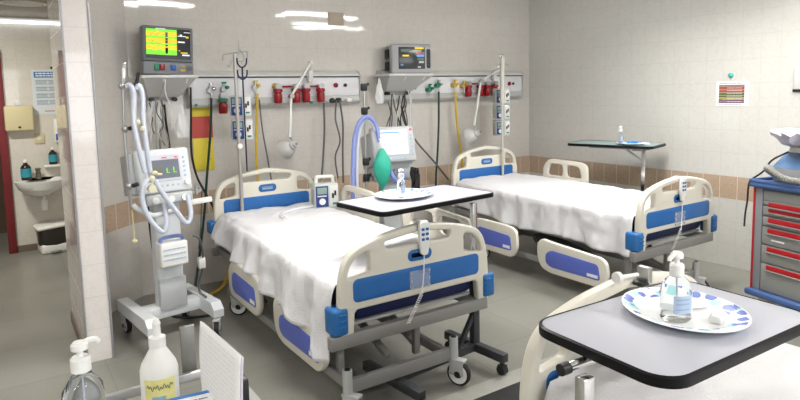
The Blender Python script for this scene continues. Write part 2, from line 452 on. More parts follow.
# unseen window frame added behind the viewer to carry a cool fill light
m = MB(); m.box(-5.2, -1.2, -8.49, -8.44, .85, .92, .005); m.box(-5.2, -1.2, -8.49, -8.44, 2.36, 2.43, .005)
for x in (-5.2, -3.9, -2.57, -1.27): m.box(x, x+.07, -8.49, -8.44, .85, 2.43, .005)
struct(m.build('added_window_1', offwhite))
li = bpy.data.lights.new('added_window_fill', 'AREA'); li.shape = 'RECTANGLE'; li.size = 3.9; li.size_y = 1.45; li.energy = 55; li.color = (.90,.95,1.)
lo = bpy.data.objects.new('added_window_fill', li); col.objects.link(lo); lo.location = (-3.2, -8.42, 1.64); lo.rotation_euler = (math.radians(90), 0, 0)
# washroom tube
t = thing('wall_lamp', 'long white fluorescent tube high on the washroom wall', 'light', (-5.0, 2.27, 2.33))
MB().box(-5.6, -4.58, 2.275, 2.30, 2.37, 2.42, .005).build('housing', offwhite, t)
MB().cyl((-5.58, 2.25, 2.375), (-4.6, 2.25, 2.375), .016).build('lamp_tube', mat('washroom_tube', (.93,.96,1.), .5, emit=1.7), t)
li = bpy.data.lights.new('washroom_fill', 'AREA'); li.shape = 'DISK'; li.size = .3; li.energy = 33; li.color = (1., .96, .86)  # added area light without a fitting, brightens the basin wall
lo = bpy.data.objects.new('washroom_fill', li); col.objects.link(lo); lo.location = (-5.7, .9, 2.44)
m = MB()
for r in (.05, .09, .13): m.lathe([(r-.012, 0), (r+.014, -.012), (r+.02, -.006), (r+.005, 0)], (-4.95, 1.5, 2.466), 32)
m.lathe([(.19, 0), (.19, -.008), (.16, -.012), (.16, 0)], (-4.95, 1.5, 2.468), 36)
tag(m.build('ceiling_vent', offwhite), 'round ringed air vent in the washroom ceiling', 'vent')

# ------------------------------------------------------------------ beds
BW = .95
def half(pts): return pts + [(-x, y) for x, y in pts[::-1]]
XZ = Matrix(((1,0,0,0),(0,0,1,0),(0,1,0,0),(0,0,0,1)))   # plate x->x, y->z, thickness->y
YZ = Matrix(((0,0,1,0),(1,0,0,0),(0,1,0,0),(0,0,0,1)))   # plate x->y, y->z, thickness->x

def board(t, name, y, zb, leg, out, w=BW/2):
    """moulded end board; out = +1/-1 side that faces away from the mattress"""
    L = [(-w, -leg), (-w, 0), (-w+.004, .10), (-w+.022, .19), (-w+.052, .246), (-w+.10, .283), (-w+.19, .312), (-w+.31, .336)]
    outer = []
    P = [Vector((a, b, 0)) for a, b in half(L + [(0, .354)])[:9]]
    curve = spline(P[1:], 5); curve = [P[0]] + curve
    left = [(v.x, v.y) for v in curve]
    outer = left + [(-a, b) for a, b in left[::-1][1:]]
    # lower notch between the two feet
    outer += [(w-.075, -leg), (w-.085, -.035), (w-.10, -.02), (-w+.10, -.02), (-w+.085, -.035), (-w+.075, -leg)]
    hl = rpoly([(-w+.045, .138), (-w+.175, .155), (-w+.175, .266), (-w+.115, .248), (-w+.07, .212)], .025)
    hr = [(-a, b) for a, b in hl[::-1]]
    hm = rpoly([(-.20, .252), (.20, .252), (.215, .292), (0, .316), (-.215, .292)], .02)
    M = Matrix.Translation((0, y, zb)) @ XZ
    p = MB().plate2d(outer, [hl, hr, hm], .023, .012, M, 3).build(name, beige, t, False, 50)
    # blue inset on both faces, recessed strip
    for s in (-1, 1):
        MB().plate2d(rrect(-w+.075, w-.075, .018, .135, .028), [], .004, .002, Matrix.Translation((0, y+s*.0215, zb)) @ XZ, 1).build('blue_panel', blue, p, False)
    m = MB(); m.plate2d(rrect(-.075, .075, .165, .225, .028), [], .004, .002, Matrix.Translation((0, y+out*.0225, zb)) @ XZ, 1)
    m.mat(1).box(-.055, .055, y+out*.0245-.002, y+out*.0245+.002, zb+.182, zb+.208, .001)
    m.build('emblem', [blue, palelabel], p, False)
    m = MB(); m.plate2d(rrect(-.075, .075, .165, .225, .028), [], .004, .002, Matrix.Translation((0, y-out*.0225, zb)) @ XZ, 1)
    m.mat(1).box(-.045, .045, y-out*.0245-.002, y-out*.0245+.002, zb+.182, zb+.208, .001)
    m.build('emblem', [blue, palelabel], p, False)
    return p

def side_rail(t, x, y0, y1, z0, z1, head, out, up):
    """moulded side guard with an inset panel; y0 < y1 (foot to head)"""
    L = y1-y0; H = z1-z0
    if head: pts = [(0, .30*H), (.02*L, .86*H), (.12*L, H*.97), (.45*L, H), (.85*L, H), (L, .72*H), (L, .22*H), (.93*L, .03*H), (.10*L, 0)]
    else: pts = [(0, .32*H), (.03*L, .78*H), (.10*L, .90*H), (.80*L, H), (.93*L, 1.04*H), (L, .85*H), (L, .45*H), (.94*L, .10*H), (.80*L, .0), (.12*L, 0)]
    o = rpoly(pts, .07, 6)
    holes = []
    if up:
        holes = [rpoly([(.12*L, .42*H), (.46*L, .42*H), (.46*L, .84*H), (.18*L, .82*H)], .04), rpoly([(.54*L, .42*H), (.90*L, .42*H), (.84*L, .84*H), (.54*L, .84*H)], .04)]
    M = Matrix.Translation((x, y0, z0)) @ YZ
    p = MB().plate2d(o, holes, .017, .010, M, 2).build('side_rail', beige, t, False, 50)
    if not up:
        i = rpoly([(.10*L, .22*H), (.13*L, .68*H), (.78*L, .74*H), (.86*L, .60*H), (.86*L, .30*H), (.78*L, .20*H)], .03)
        MB().plate2d(i, [], .004, .002, Matrix.Translation((x+out*.0165, y0, z0)) @ YZ, 1).build('blue_panel', violet, p, False)
        MB().box(x+out*.021-.001, x+out*.021+.001, y0+.13*L, y0+.27*L, z0+.27*H, z0+.36*H).build('rating_plate', paper, p, False)
    else:
        m = MB()
        for f in (.22, .78): m.bar((x-out*.03, y0+f*L, z0-.14), (x-out*.02, y0+f*L, z0+.05), .03, .012, .003)
        m.build('rail_arm', framegrey, p, False)
    return p

def caster(t, x, y, r, swivel=0., shade=None, hub=None, zt=.2, name='caster'):
    R = Matrix.Translation((x, y, 0)) @ Matrix.Rotation(swivel, 4, 'Z')
    off = -.03
    m = MB(); m.cyl((x, y, r*1.7), (x, y, zt), r*.36); 
    for s in (-1, 1): m.box(s*.02-.004 if s<0 else .016, -.016 if s<0 else .024, off-.014-r*.3, .02, r*.9, r*2.05, .004, 2, R)
    m.box(-.024, .024, off-.02-r*.3, .026, r*1.95, r*2.2, .006, 2, R)
    c = m.build(name, shade or lightgrey, t, False)
    prof = [(r*.55, -.015), (r*.94, -.015), (r, -.008), (r, .008), (r*.94, .015), (r*.55, .015)]
    RX = R @ Matrix.Translation((0, off, r)) @ Matrix.Rotation(PI/2, 4, 'Y')
    MB().lathe(prof, (0,0,0), 28, RX).build('tyre', rubber, c, False)
    m = MB(); m.lathe([(.003, -.014), (r*.80, -.0165), (r*.80, .0165), (.003, .014)], (0,0,0), 24, RX)
    m.mat(1).lathe([(.002, -.026), (r*.26, -.026), (r*.26, .026), (.002, .026)], (0,0,0), 18, RX)
    m.build('hub', [hub or lightgrey, black], c, False)
    return c

def make_bed(label, loc, rz, dz=0., right='FH', left=True, lx=-.475, lz=0.):
    t = thing('hospital_bed', label, 'bed', loc, rz, 'beige hospital beds with blue panels')
    zb = .555+dz
    board(t, 'footboard', 0, zb, .15, -1)
    board(t, 'headboard', 2.09, zb+.095, .22, 1, .435)
    # bumpers
    for y, z0, h, name in ((0, .425+dz, .135, 'corner_bumper'), (2.09, .53+dz, .10, 'corner_bumper')):
        for s in (-1, 1):
            hw = BW/2 if y < 1 else .435
            a, b = sorted((s*(hw-.045), s*(hw+.042)))
            m = MB(); m.box(a, b, y-.034, y+.07, z0, z0+h, .018, 3)
            for k in range(3):
                zz = z0+h*(.28+.22*k); m.box(a+.010 if s>0 else a+.03, b-.03 if s>0 else b-.010, y-.039, y-.03, zz, zz+.012, .004)
            m.build(name, bumperblue, t, False)
    # upper frame
    m = MB()
    m.box(-.53, .46, -.03, .015, .36+dz, .425+dz, .004)
    m.box(-.46, .46, 2.06, 2.10, .36+dz, .42+dz, .004)
    for s in (-1, 1): m.box(s*.40-.02, s*.40+.02, 0, 2.07, .37+dz, .42+dz, .004)
    f = m.build('bed_frame', framegrey, t, False)
    m = MB()
    for k in range(13): m.box(-.40, .40, .05+.158*k, .15+.158*k, .43+dz, .445+dz, .004)
    m.build('slat_deck', lightgrey, t, False)
    # lower frame with lifting gear
    m = MB()
    m.box(-.46, .19, -.055, -.02, .14, .205, .004)
    m.box(-.46, .40, 1.72, 1.76, .14, .20, .004)
    for x in (-.44, .16): m.box(x-.018, x+.018, -.03, 1.74, .15, .20, .004)
    for x in (-.12, .08): m.bar((x, .12, .18), (x, .75, .40+dz), .035, .03, .003)
    for x in (-.42, .05): m.bar((x, .10, .16), (x, .10, .38+dz), .035, .035, .003)
    m.bar((-.35, 1.3, .17), (-.35, 1.75, .40+dz), .04, .03, .003)
    m.build('lower_frame', framegrey, t, False)
    m = MB(); m.cyl((-.36, 1.05, .30+dz), (-.16, 1.05, .30+dz), .038); m.cyl((-.37, 1.05, .30+dz), (-.36, 1.05, .30+dz), .018); m.bar((-.2, .5, .22), (-.2, 1.05, .30+dz), .04, .04, .006)
    m.build('lift_motor', darksteel, t, False)
    for x, y, sw in ((-.46, -.05, .5), (.195, -.05, .42), (-.43, 1.70, .9), (.36, 1.70, .3)):
        m = MB(); 
        m.cyl((x, y, .13), (x, y, .265), .024, n=20); m.mat(1).cyl((x, y, .265), (x, y, .269), .015)
        m.build('caster_stem', [lightgrey, black], t, False)
        caster(t, x, y, .068, sw, lightgrey, white, .145)
    # guards: lowered on the left, raised on the right
    if left:
        side_rail(t, lx, .12, .80, .155+lz, .405+lz, False, -1, False)
        side_rail(t, lx, 1.02, 1.62, .185+lz, .455+lz, True, -1, False)
    if 'F' in right: side_rail(t, .50, .10, .86, .58+dz, .865+dz, False, 1, True)
    if 'H' in right: side_rail(t, .50, 1.20, 1.76, .58+dz, .865+dz, True, 1, True)
    return t

YF = -2.57
B1X, B2X = -3.47, -1.125
bed1 = make_bed('hospital bed with beige and blue end boards beside the ventilator with clear hoses', (B1X, YF, 0), 0)
bed2 = make_bed('hospital bed with beige and blue end boards next to the right wall', (B2X, YF, 0), 0, .02, 'H', True, -.60, 0.)
bed3 = make_bed('hospital bed in front whose end board rises behind the table with the large plate', (-3.53, -3.86, 0), PI, .05, '', False)

def mattress(cx, y0, y1, label, dz=0.):
    o = MB().box(cx-.365, cx+.405, y0, y1, .452+dz, .655+dz, .04, 4).build('mattress', navy)
    return tag(o, label, 'mattress', 'navy mattresses on the beds')
mattress(B1X, YF+.03, YF+2.03, 'navy mattress under the white sheet, bed beside the ventilator with clear hoses')
mattress(B2X, YF+.03, YF+2.03, 'navy mattress under the white sheet, bed next to the right wall', .02)
mattress(-3.53, -5.87, -3.89, 'navy mattress under the blanket, bed in front beneath the table', .05)

def hash1(i): 
    x = math.sin(i*127.1+311.7)*43758.5453; return x-math.floor(x)
def vnoise(x, y):
    xi, yi = math.floor(x), math.floor(y); fx, fy = x-xi, y-yi
    fx = fx*fx*(3-2*fx); fy = fy*fy*(3-2*fy)
    h = lambda a, b: hash1(a*57+b*131)
    return (h(xi,yi)*(1-fx)+h(xi+1,yi)*fx)*(1-fy)+(h(xi,yi+1)*(1-fx)+h(xi+1,yi+1)*fx)*fy

def sheet(cx, y0, y1, zt, hang, hangR, mats, label, seed=0, taper=0.0, amp=1., headin=.05):
    """bed sheet draped over a mattress: hang(f) gives how far the left hem falls, f from foot (0) to head (1)"""
    rows = []; ny = 130; nu = 70
    wl, wr = .44, .43
    for j in range(ny+1):
        f = j/ny; y = y0+(y1-y0)*f
        hl = hang(f); row = []
        L = hl + wl + wr + hangR
        for i in range(nu+1):
            s = L*i/nu
            n3 = vnoise(f*52+seed*5, s*17+3)-.5; n1 = vnoise(f*9+seed, s*7)-.5; n2 = vnoise(f*26+seed*3, s*4+9)-.5
            yy = y
            if s < hl:                       # left side, hanging
                d = 1-s/hl                   # 1 at hem
                u = -wl-taper*(1-f)+headin*f-.022*min(1, (hl-s)/.05) - d*(.05 if amp > .9 else .02) + amp*d*(.030*math.sin(f*38+seed+1.5*math.sin(f*11))+.035*n2) + n1*.012 + n3*.012
                z = zt-(hl-s)+.02*(1-min(1,(hl-s)/.05))
                z = min(z, zt-.012)
                yy += d*.03*n1
            elif s < hl+wl+wr:
                q = s-hl; u = -wl+q; 
                ed = min(q, wl+wr-q)
                if q < wl: u += (headin*f-taper*(1-f))*(1-q/wl)
                z = zt+.010 - .030*max(0, 1-ed/.07)**2 + n3*.008 + n1*.018 + .010*math.sin(f*30+u*9+seed)*max(0, n2*2)
                z += .006*math.sin(u*22+f*4)*n1
            else:
                q = s-hl-wl-wr; u = wr+.014+n1*.01; z = zt-.02-q
            row.append(Vector((cx+u, yy, z)))
        rows.append(row)
    o = MB().grid(rows).build('bed_sheet', mats, sharp=180)
    md = o.modifiers.new('thickness', 'SOLIDIFY'); md.thickness = .004; md.offset = 1
    return tag(o, label, 'sheet', 'white sheets spread on the beds')
def hang1(f):
    base = .37 if f < .06 else .345-.17*f
    if f > .93: base = .16
    return base + .022*math.sin(f*17+.6) + .012*math.sin(f*41)
def hang2(f): return .295 - .02*f + .012*math.sin(f*14) - (.06*(f-.72)/.28 if f > .72 else 0)
sheet(B1X, YF+.028, YF+2.045, .675, hang1, .10, cloth, 'crumpled white sheet hanging low over the bed beside the ventilator with clear hoses', 1.3, .02)
sheet(B2X, YF+.028, YF+2.045, .70, hang2, .10, cloth, 'white sheet hanging straight down the bed next to the right wall', 4.1, .015, .7)
sheet(-3.53, -5.87, -3.905, .735, lambda f: .20, .20, waffle, 'grey white textured blanket on the bed under the front table', 7.7)

# extra: clear card pockets and hand controls on the foot boards
def card_pocket(x, y, z, label):
    t = thing('card_holder', label, 'card holder', (x, y, z), 0, 'clear card holders on the foot boards')
    MB().box(-.065, .065, -.004, 0, 0, .10, .001).build('pocket', mat('clear_sheet', (.75,.8,.95), .1, alpha=.22), t, False)
    for a in (-.055, 0, .055):
        for b in (.01, .05, .09):
            if a == 0 and b == .05: continue
            MB().cyl((a, -.009, b), (a, -.003, b), .006, n=10).build('stud', chrome, t, False)
    return t
cp = card_pocket(-3.475, YF-.0265, .57, 'clear card holder studded on the blue panel of the nearer wide foot board')
dup(cp, (-1.125, YF-.0265, .57), 0, 'clear card holder on the blue panel of the foot board by the right wall')

def hand_control(label, loc, rotz=0, cord=True, tilt=0.):
    t = thing('hand_control', label, 'remote', loc, rotz, 'bed hand controls')
    R = Matrix.Rotation(tilt, 4, 'X')
    o = rpoly([(-.020, -.165), (.020, -.165), (.031, -.09), (.031, -.01), (.024, .012), (-.024, .012), (-.031, -.01), (-.031, -.09)], .02)
    b = MB().plate2d(o, [], .011, .005, R @ Matrix.Translation((0,-.016,0)) @ XZ, 2).build('handset', white, t, False, 60)
    for k in range(3):
        for s in (-1, 1):
            MB().box(s*.013-.009, s*.013+.009, -.031, -.026, -.034-.026*k, -.020-.026*k, .004, 2, R).build('button', blue, b, False)
    MB().box(-.024, .024, -.02, .055, .004, .016, .005, 2, R).build('hook', white, t, False)
    if cord:
        pts = [(0,-.016,-.165), (-.012,-.022,-.28), (-.03,-.03,-.36)]
        m = MB(); m.tube(pts, .003, 6)
        coil = []
        for i in range(110):
            f = i/109; a = i*.95
            coil.append((-.03-.075*f+.010*math.cos(a)*.8, -.03+.02*f+.008*math.sin(a), -.36-.15*f))
        m.tube(coil, .0022, 5, 2); m.build('coiled_cord', white, t, False)
    return t
hand_control('white hand control with blue buttons hooked on the foot board nearest the papers', (-3.455, YF-.026, .912))
hand_control('white hand control with blue buttons hooked on the foot board next to the right wall', (-1.12, YF-.026, .912))
# the control hanging on the front bed's board, seen from behind
t = thing('hand_control', 'white hand control clipped over the curved board behind the large plate', 'remote', (-3.555, -3.90, .99), 0, 'bed hand controls')
m = MB(); m.cyl((-3.615, -3.89, .975), (-3.60, -3.892, .975), .019); m.cyl((-3.60, -3.892, .975), (-3.52, -3.905, .972), .006)
m.build('handset', white, t)
MB().box(-3.53, -3.49, -3.93, -3.89, .935, .95, .005).build('hook', black, t)
m = MB(); m.box(-3.50, -3.475, -3.93, -3.885, .94, .995, .004); m.build('clip', steel, t)

# ------------------------------------------------------------------ overbed tables
def tabletop(L, W, r, zt, M, th=.028):
    m = MB(); m.plate2d(rrect(-L/2, L/2, -W/2, W/2, r, 8), [], th/2, .002, M @ Matrix.Translation((0,0,zt-th/2)), 1)
    return m
edgeblack = mat('black_edging', (.006,.006,.007), .35, spec=.25)
def edge_band(L, W, r, zt, M, th=.028):
    rings = []
    o = rrect(-L/2, L/2, -W/2, W/2, r, 8); i = rrect(-L/2+.006, L/2-.006, -W/2+.006, W/2-.006, max(r-.006, .004), 8)
    mk = lambda p, z: [M @ Vector((a, b, z)) for a, b in p]
    m = MB(); m.ring_stack([mk(i, zt-.0005), mk(i, zt+.002), mk([(a*1.004, b*1.006) for a, b in o], zt-.001), mk([(a*1.006, b*1.010) for a, b in o], zt-th*.55), mk([(a*1.004, b*1.006) for a, b in o], zt-th-.001), mk(i, zt-th-.002)], False, False)
    return m
def overbed_table(label, cx, cy, rz, L, W, zt, top, colx, coly, base, r=.05, upper=chrome):
    t = thing('overbed_table', label, 'table', (cx, cy, 0), rz, 'overbed tables with black edging')
    I = Matrix.Identity(4)
    tabletop(L, W, r, zt, I, .02).build('tabletop', top, t, False)
    edge_band(L, W, r, zt, I, .022).build('edge_band', edgeblack, t, False)
    m = MB(); m.box(-L*.30, L*.40, -.05, .05, zt-.05, zt-.03, .004); None if abs(colx) > L/2 else m.box(colx-.05, colx+.05, -.11, .11, zt-.055, zt-.03, .004)
    m.build('support_tray', framegrey, t, False)
    m = MB(); m.box(colx-.018, colx+.018, coly-.014, coly+.014, .50, zt-.05, .004); m.build('inner_column', upper, t, False)
    m = MB(); m.box(colx-.025, colx+.025, coly-.02, coly+.02, .08, .58, .005); m.build('outer_column', base, t, False)
    s = -1 if colx > 0 else 1
    x2 = colx+s*.62
    m = MB(); m.bar((colx, coly, .10), (x2, coly, .10), .04, .05, .004)
    m.bar((colx+s*.01, coly, .30), (colx+s*.14, coly, .11), .026, .026, .003)
    m.build('crossbar', base, t, False)
    for x in (colx, x2):
        MB().box(x-.024, x+.024, coly-.235, coly+.235, .075, .125, .005).build('foot', base, t, False)
        for dy in (-.21, .21):
            m = MB(); m.cyl((x, coly+dy, .05), (x, coly+dy, .078), .012); m.cyl((x-.018, coly+dy, .028), (x+.018, coly+dy, .028), .028, n=20); m.box(x-.022, x+.022, coly+dy-.022, coly+dy+.022, .034, .058, .008)
            m.build('caster', rubber, t, False)
    return t
T1 = overbed_table('white overbed table holding a plate and bottle across the bed beside the clear hoses', -3.31, -2.355, .10, .835, .44, 1.0, laminate, .285, -.16, darksteel)
T3 = overbed_table('white overbed table in front with a large plate, bottle and packets', -3.85, -4.24, -.03, .63, .40, 1.0, laminate, -.345, -.01, chrome, .07)
m = MB(); m.cyl((-.375, .02, .964), (-.12, .02, .964), .012); m.mat(1).cyl((-.39, .02, .964), (-.365, .02, .964), .014)
m.build('tilt_tube', [chrome, black], T3, False)
T2 = overbed_table('pale blue overbed table standing against the right wall', -.40, -1.50, math.radians(-74), .80, .42, 1.06, blueLam, .24, .06, steel)
m = MB(); m.bar((.25, .06, .88), (.08, .06, 1.0), .02, .02, .003); m.build('brace', steel, T2, False)

# ------------------------------------------------------------------ plates, bottles, packets
def plate(label, loc, rz=0, s=1.):
    o = MB().lathe([(.0, .004), (.095, .004), (.105, .008), (.140, .020), (.146, .019), (.146, .017), (.108, .003), (.098, 0), (0, 0)], (0,0,0), 48).build('paper_plate', platemat, loc=(0,0,0))
    o.location = loc; o.rotation_euler = (0,0,rz); o.scale = (1.08*s, .95*s, 1)
    return tag(o, label, 'plate', 'printed plates on the overbed tables')
plate('white plate with blue and teal leaf rim on the table across the bed', (-3.365, -2.30, 1.0015), .4, 1.13)
plate('large white plate with blue and teal leaf rim on the front table', (-3.805, -4.235, 1.0015), 1.2, 1.04)
plate('small white plate holding blue packets on the pale blue table', (-.42, -1.69, 1.0615), 2., .9)

def pump_bottle(label, loc, rz, h=.12, r=.035, lab=True, name='sanitizer_bottle', group='clear pump bottles', sy=.62, ph=None):
    t = thing(name, label, 'bottle', loc, rz, group)
    b = MB().lathe([(0, .002), (r*.9, .0), (r, .006), (r*1.02, h*.3), (r*.98, h*.66), (r*.86, h*.84), (r*.5, h*.95), (r*.36, h*.98), (r*.36, h*1.04), (0, h*1.04)], (0,0,0), 28, None, 1, sy).build('bottle_body', gelclear, t, False)
    if lab:
        rows = []
        for k in range(7):
            zz = h*(.22+.40*k/6); rows.append([Vector((r*1.035*math.cos(a), r*1.035*sy*math.sin(a), zz)) for a in [PI*(1.12+.40*j/8) for j in range(9)]])
        m = MB(); m.grid(rows)
        m.mat(1)
        for q in (.30, .42, .52): m.grid([[Vector((r*1.045*math.cos(a), r*1.045*sy*math.sin(a), h*(q+dz))) for a in [PI*(1.17+.28*j/8) for j in range(9)]] for dz in (0, .035)])
        m.build('label', [palelabel, mat('label_slate', (.30,.38,.54), .5)], b, False)
    m = MB(); z = h*1.0; hb = h; h = ph or h; cr = .0175
    m.lathe([(0, 0), (cr, 0), (cr, h*.20), (cr*.8, h*.23), (cr*.34, h*.23), (cr*.34, h*.34), (cr*.85, h*.34), (cr*.85, h*.42), (cr*.6, h*.46), (0, h*.46)], (0,0,z), 20)
    m.tube([(0, 0, z+h*.41), (-.02, 0, z+h*.42), (-.036, 0, z+h*.38), (-.040, 0, z+h*.33)], .0055, 8, 4); h = hb
    m.build('pump', white, t, False)
    MB().cyl((0, 0, .012), (0, 0, h*.98), .0016, n=8).build('dip_tube', tubing, b, False)
    return t
pump_bottle('clear pump bottle on the plate on the table across the bed', (-3.40, -2.33, 1.007), .7, .108, .036)
pump_bottle('clear pump bottle with pale label on the large plate in front', (-3.855, -4.245, 1.007), .1, .112, .043, ph=.13, sy=.85)
pump_bottle('tiny clear pump bottle on the pale blue table by the wall', (-.44, -1.58, 1.067), .5, .11)

def packet(label, x, y, z, rz, L, W, H, m_, roll=True, group='small packets on the plates', name='wrapped_packet', cat='packet'):
    p = [(-W/2, 0), (W/2, 0), (W/2*1.02, H*.5), (W*.36, H), (-W*.36, H), (-W/2*1.02, H*.5)]
    o = rpoly(p, H*.3, 4)
    rings = []
    for k in range(7):
        f = k/6; sc_ = 1-.10*abs(2*f-1)**3; rings.append([Vector((L*(f-.5), a*sc_+.002*math.sin(k*2+a*200), b*sc_)) for a, b in o])
    ob = MB().ring_stack(rings).build(name, m_, loc=(0,0,0)); ob.location = (x, y, z); ob.rotation_euler = (0,0,rz)
    return tag(ob, label, cat, group)
packet('flat white wrapped packet lying behind the bottle on the large plate', -3.755, -4.225, 1.008, -.35, .085, .036, .014, paper)
packet('short white rolled packet at the right of the large plate', -3.79, -4.315, 1.008, .3, .05, .03, .018, white)
packet('small white packet beside the bottle on the plate across the bed', -3.33, -2.26, 1.008, .5, .06, .04, .012, paper)
packet('crumpled blue packet on the small plate by the wall', -.40, -1.70, 1.068, 1.9, .12, .06, .022, mat('blue_foil', (.03,.2,.62), .4, bump=.5, bscale=60))
packet('white folded tissue on the small plate by the wall', -.40, -1.80, 1.068, 1.7, .09, .07, .015, paper)

# ------------------------------------------------------------------ bedhead gas panels on the back wall
def gas_panel(x0, x1, label, ztop=1.75):
    t = thing('bedhead_unit', label, 'medical panel', ((x0+x1)/2, -.04, 1.48), 0, 'wall panels for medical gas')
    MB().box(x0, x1, -.075, 0, 1.565, 1.735, .004).build('front_panel', mat('panel_white', (.78,.78,.81), .35), t)
    MB().prism([(-.075, 1.565), (-.085, 1.515), (-.07, 1.495), (0, 1.495), (0, 1.565)], x0, x1, 'x').build('lower_trunking', panelgrey, t)
    MB().prism([(-.095, 1.744), (-.095, 1.752), (-.06, 1.785), (0, 1.795), (0, 1.744)], x0-.004, x1+.004, 'x').build('top_rail', offwhite, t)
    MB().box(x0-.004, x1+.004, -.086, 0, 1.733, 1.745, .002).build('rail_groove', darksteel, t)
    for x in (x0-.006, x1+.0): MB().prism([(-.10, 1.755), (-.09, 1.51), (-.07, 1.49), (0, 1.49), (0, 1.80), (-.06, 1.79)], x, x+.008, 'x').build('end_cap', panelgrey, t)
    return t
gp1 = gas_panel(-3.93, -2.35, 'long white gas panel behind the bed beside the clear hoses')
gp2 = gas_panel(-2.10, -.20, 'long white gas panel behind the bed next to the right wall')
def outlet(t, x, z, r, m_, name='gas_outlet', dark=False):
    o = MB().cyl((x, -.074, z), (x, -.088, z), r, n=20).build(name, m_, t)
    MB().cyl((x, -.087, z), (x, -.091, z), r*.45, n=14).build('outlet_centre', black, o)
outlet(gp1, -3.20, 1.66, .026, brass); outlet(gp1, -2.60, 1.66, .022, red, 'call_button'); outlet(gp1, -2.50, 1.66, .016, black, 'call_jack')
outlet(gp2, -.40, 1.65, .022, red, 'call_button'); outlet(gp2, -.34, 1.65, .014, black, 'call_jack')
for x in (-2.65, -2.585): MB().cyl((x, -.08, 1.52), (x, -.115, 1.52), .024).build('power_plug', black, gp1)
MB().box(-2.51, -2.46, -.13, -.08, 1.50, 1.54, .01).build('power_plug', white, gp1)
MB().cyl((-2.86, -.08, 1.51), (-2.86, -.10, 1.51), .012).build('indicator', green, gp1)
MB().cyl((-3.885, -.08, 1.515), (-3.885, -.10, 1.515), .012).build('indicator', green, gp1)
for x in (-4.20+.33, ): pass

def regulator(x, label, capm=red, jar=red, h=.16, zc=1.67, tilt=0.):
    t = thing('suction_regulator', label, 'regulator', (x, -.075, zc-h), 0, 'suction jars on the gas panels')
    MB().lathe([(0, 0), (.030, 0), (.036, .012), (.036, h*.48), (.030, h*.56), (.032, h*.60), (0, h*.60)], (0, -.05, 0), 20).build('jar', jar, t, False)
    MB().lathe([(.0, h*.60), (.041, h*.60), (.041, h*.76), (.028, h*.80), (0, h*.80)], (0, -.05, 0), 20).build('lid', capm, t, False)
    m = MB(); m.cyl((0, -.05, h*.78), (0, -.05, h*.95), .014); m.cyl((0, 0, h*.9), (0, -.07, h*.9), .020); m.cyl((0, -.07, h*.9), (0, -.08, h*.9), .027, n=20)
    m.build('gauge', steel, t, False)
    return t
for x, l in ((-3.19, 'red suction jar leftmost of the red ones behind the bed beside the clear hoses'), (-3.02, 'red suction jar just right of the lamp elbow behind the bed beside the clear hoses'),
             (-2.925, 'red suction jar under the lamp arm, third from left on the left gas panel'), (-2.78, 'red suction jar rightmost on the left gas panel, beside the black plugs')):
    regulator(x, l)
regulator(-3.675, 'red suction jar with a green lid right of the yellow and red sign', green, mat('dark_red_jar', (.25,.01,.02), .25), .16, 1.60)
for x, l in ((-1.04, 'red suction jar leftmost of the four on the right gas panel'), (-.87, 'red suction jar second from left on the right gas panel'),
             (-.775, 'red suction jar third from left on the right gas panel'), (-.66, 'red suction jar hidden most behind the pumps on the right gas panel')):
    regulator(x, l, h=.15)
for x0, x1, l in ((-3.16, -3.05, 'thin red bar linking the two left red jars of the left gas panel'), (-2.90, -2.80, 'thin red bar linking the two right red jars of the left gas panel'), (-1.01, -.90, 'thin red bar linking the two left jars of the right gas panel')):
    tag(MB().cyl((x0, -.10, 1.655), (x1, -.10, 1.655), .008).build('link_bar', red), l, 'bar', 'red link bars between jars')

def flowmeter(x, label, m1, m2, z=1.69, drop=True):
    t = thing('gas_valve', label, 'valve', (x, -.075, z-.10), 0, 'gas valves on the wall panels')
    m = MB(); m.cyl((0, 0, .04), (0, -.06, .04), .022); m.cyl((0, -.05, .02), (0, -.05, .09), .013); m.build('valve_body', m1, t, False)
    m = MB(); m.cyl((0, -.06, .085), (0, -.06, .10), .02); m.ell((.02, -.07, .055), (.02, .02, .016)); m.build('knob', m2, t, False)
    MB().cyl((0, -.055, -.03), (0, -.055, .02), .009).build('hose_tail', steel, t, False)
    return t
flowmeter(-3.77, 'chrome gas valve over the yellow and red sign with a dark hose', steel, chrome)
flowmeter(-3.66, 'chrome gas valve holding the green lidded jar', steel, green, 1.70)
flowmeter(-3.39, 'chrome and yellow gas valve behind the left drip stand', steel, yellow, 1.71)
flowmeter(-1.55, 'green gas valve left of the long dark green hose', green, green, 1.66)
flowmeter(-1.44, 'green gas valve feeding the long dark green hose', green, steel, 1.70)
flowmeter(-1.22, 'yellow gas valve feeding the long yellow hose', brass, yellow, 1.70)
flowmeter(-1.10, 'small yellow gas valve left of the four red jars', brass, brass, 1.69)

def hose(name, pts, r, m_, label, cat='hose', group=None, ribs=0, n=8):
    return tag(MB().tube(pts, r, n, 6, ribs).build(name, m_), label, cat, group)
hose('gas_hose', [(-3.77,-.13,1.57), (-3.79,-.13,1.3), (-3.84,-.14,.95), (-3.88,-.15,.65), (-3.97,-.22,.25), (-4.06,-.34,.02), (-4.14,-.45,.012)], .0105, hosegreen, 'dark green hose falling from the valve past the yellow and red sign')
hose('power_cable', [(-3.92,-.09,1.66), (-3.93,-.10,1.45), (-3.95,-.12,1.15), (-3.92,-.12,.95), (-3.86,-.13,.80), (-3.80,-.13,.66), (-3.80,-.16,.5)], .009, black, 'black cable hanging left of the yellow and red sign', 'cable')
hose('gas_hose', [(-3.38,-.14,1.60), (-3.40,-.14,1.35), (-3.42,-.15,1.1), (-3.42,-.16,.85), (-3.43,-.17,.7)], .011, hoseyellow, 'yellow hose hanging behind the left drip stand')
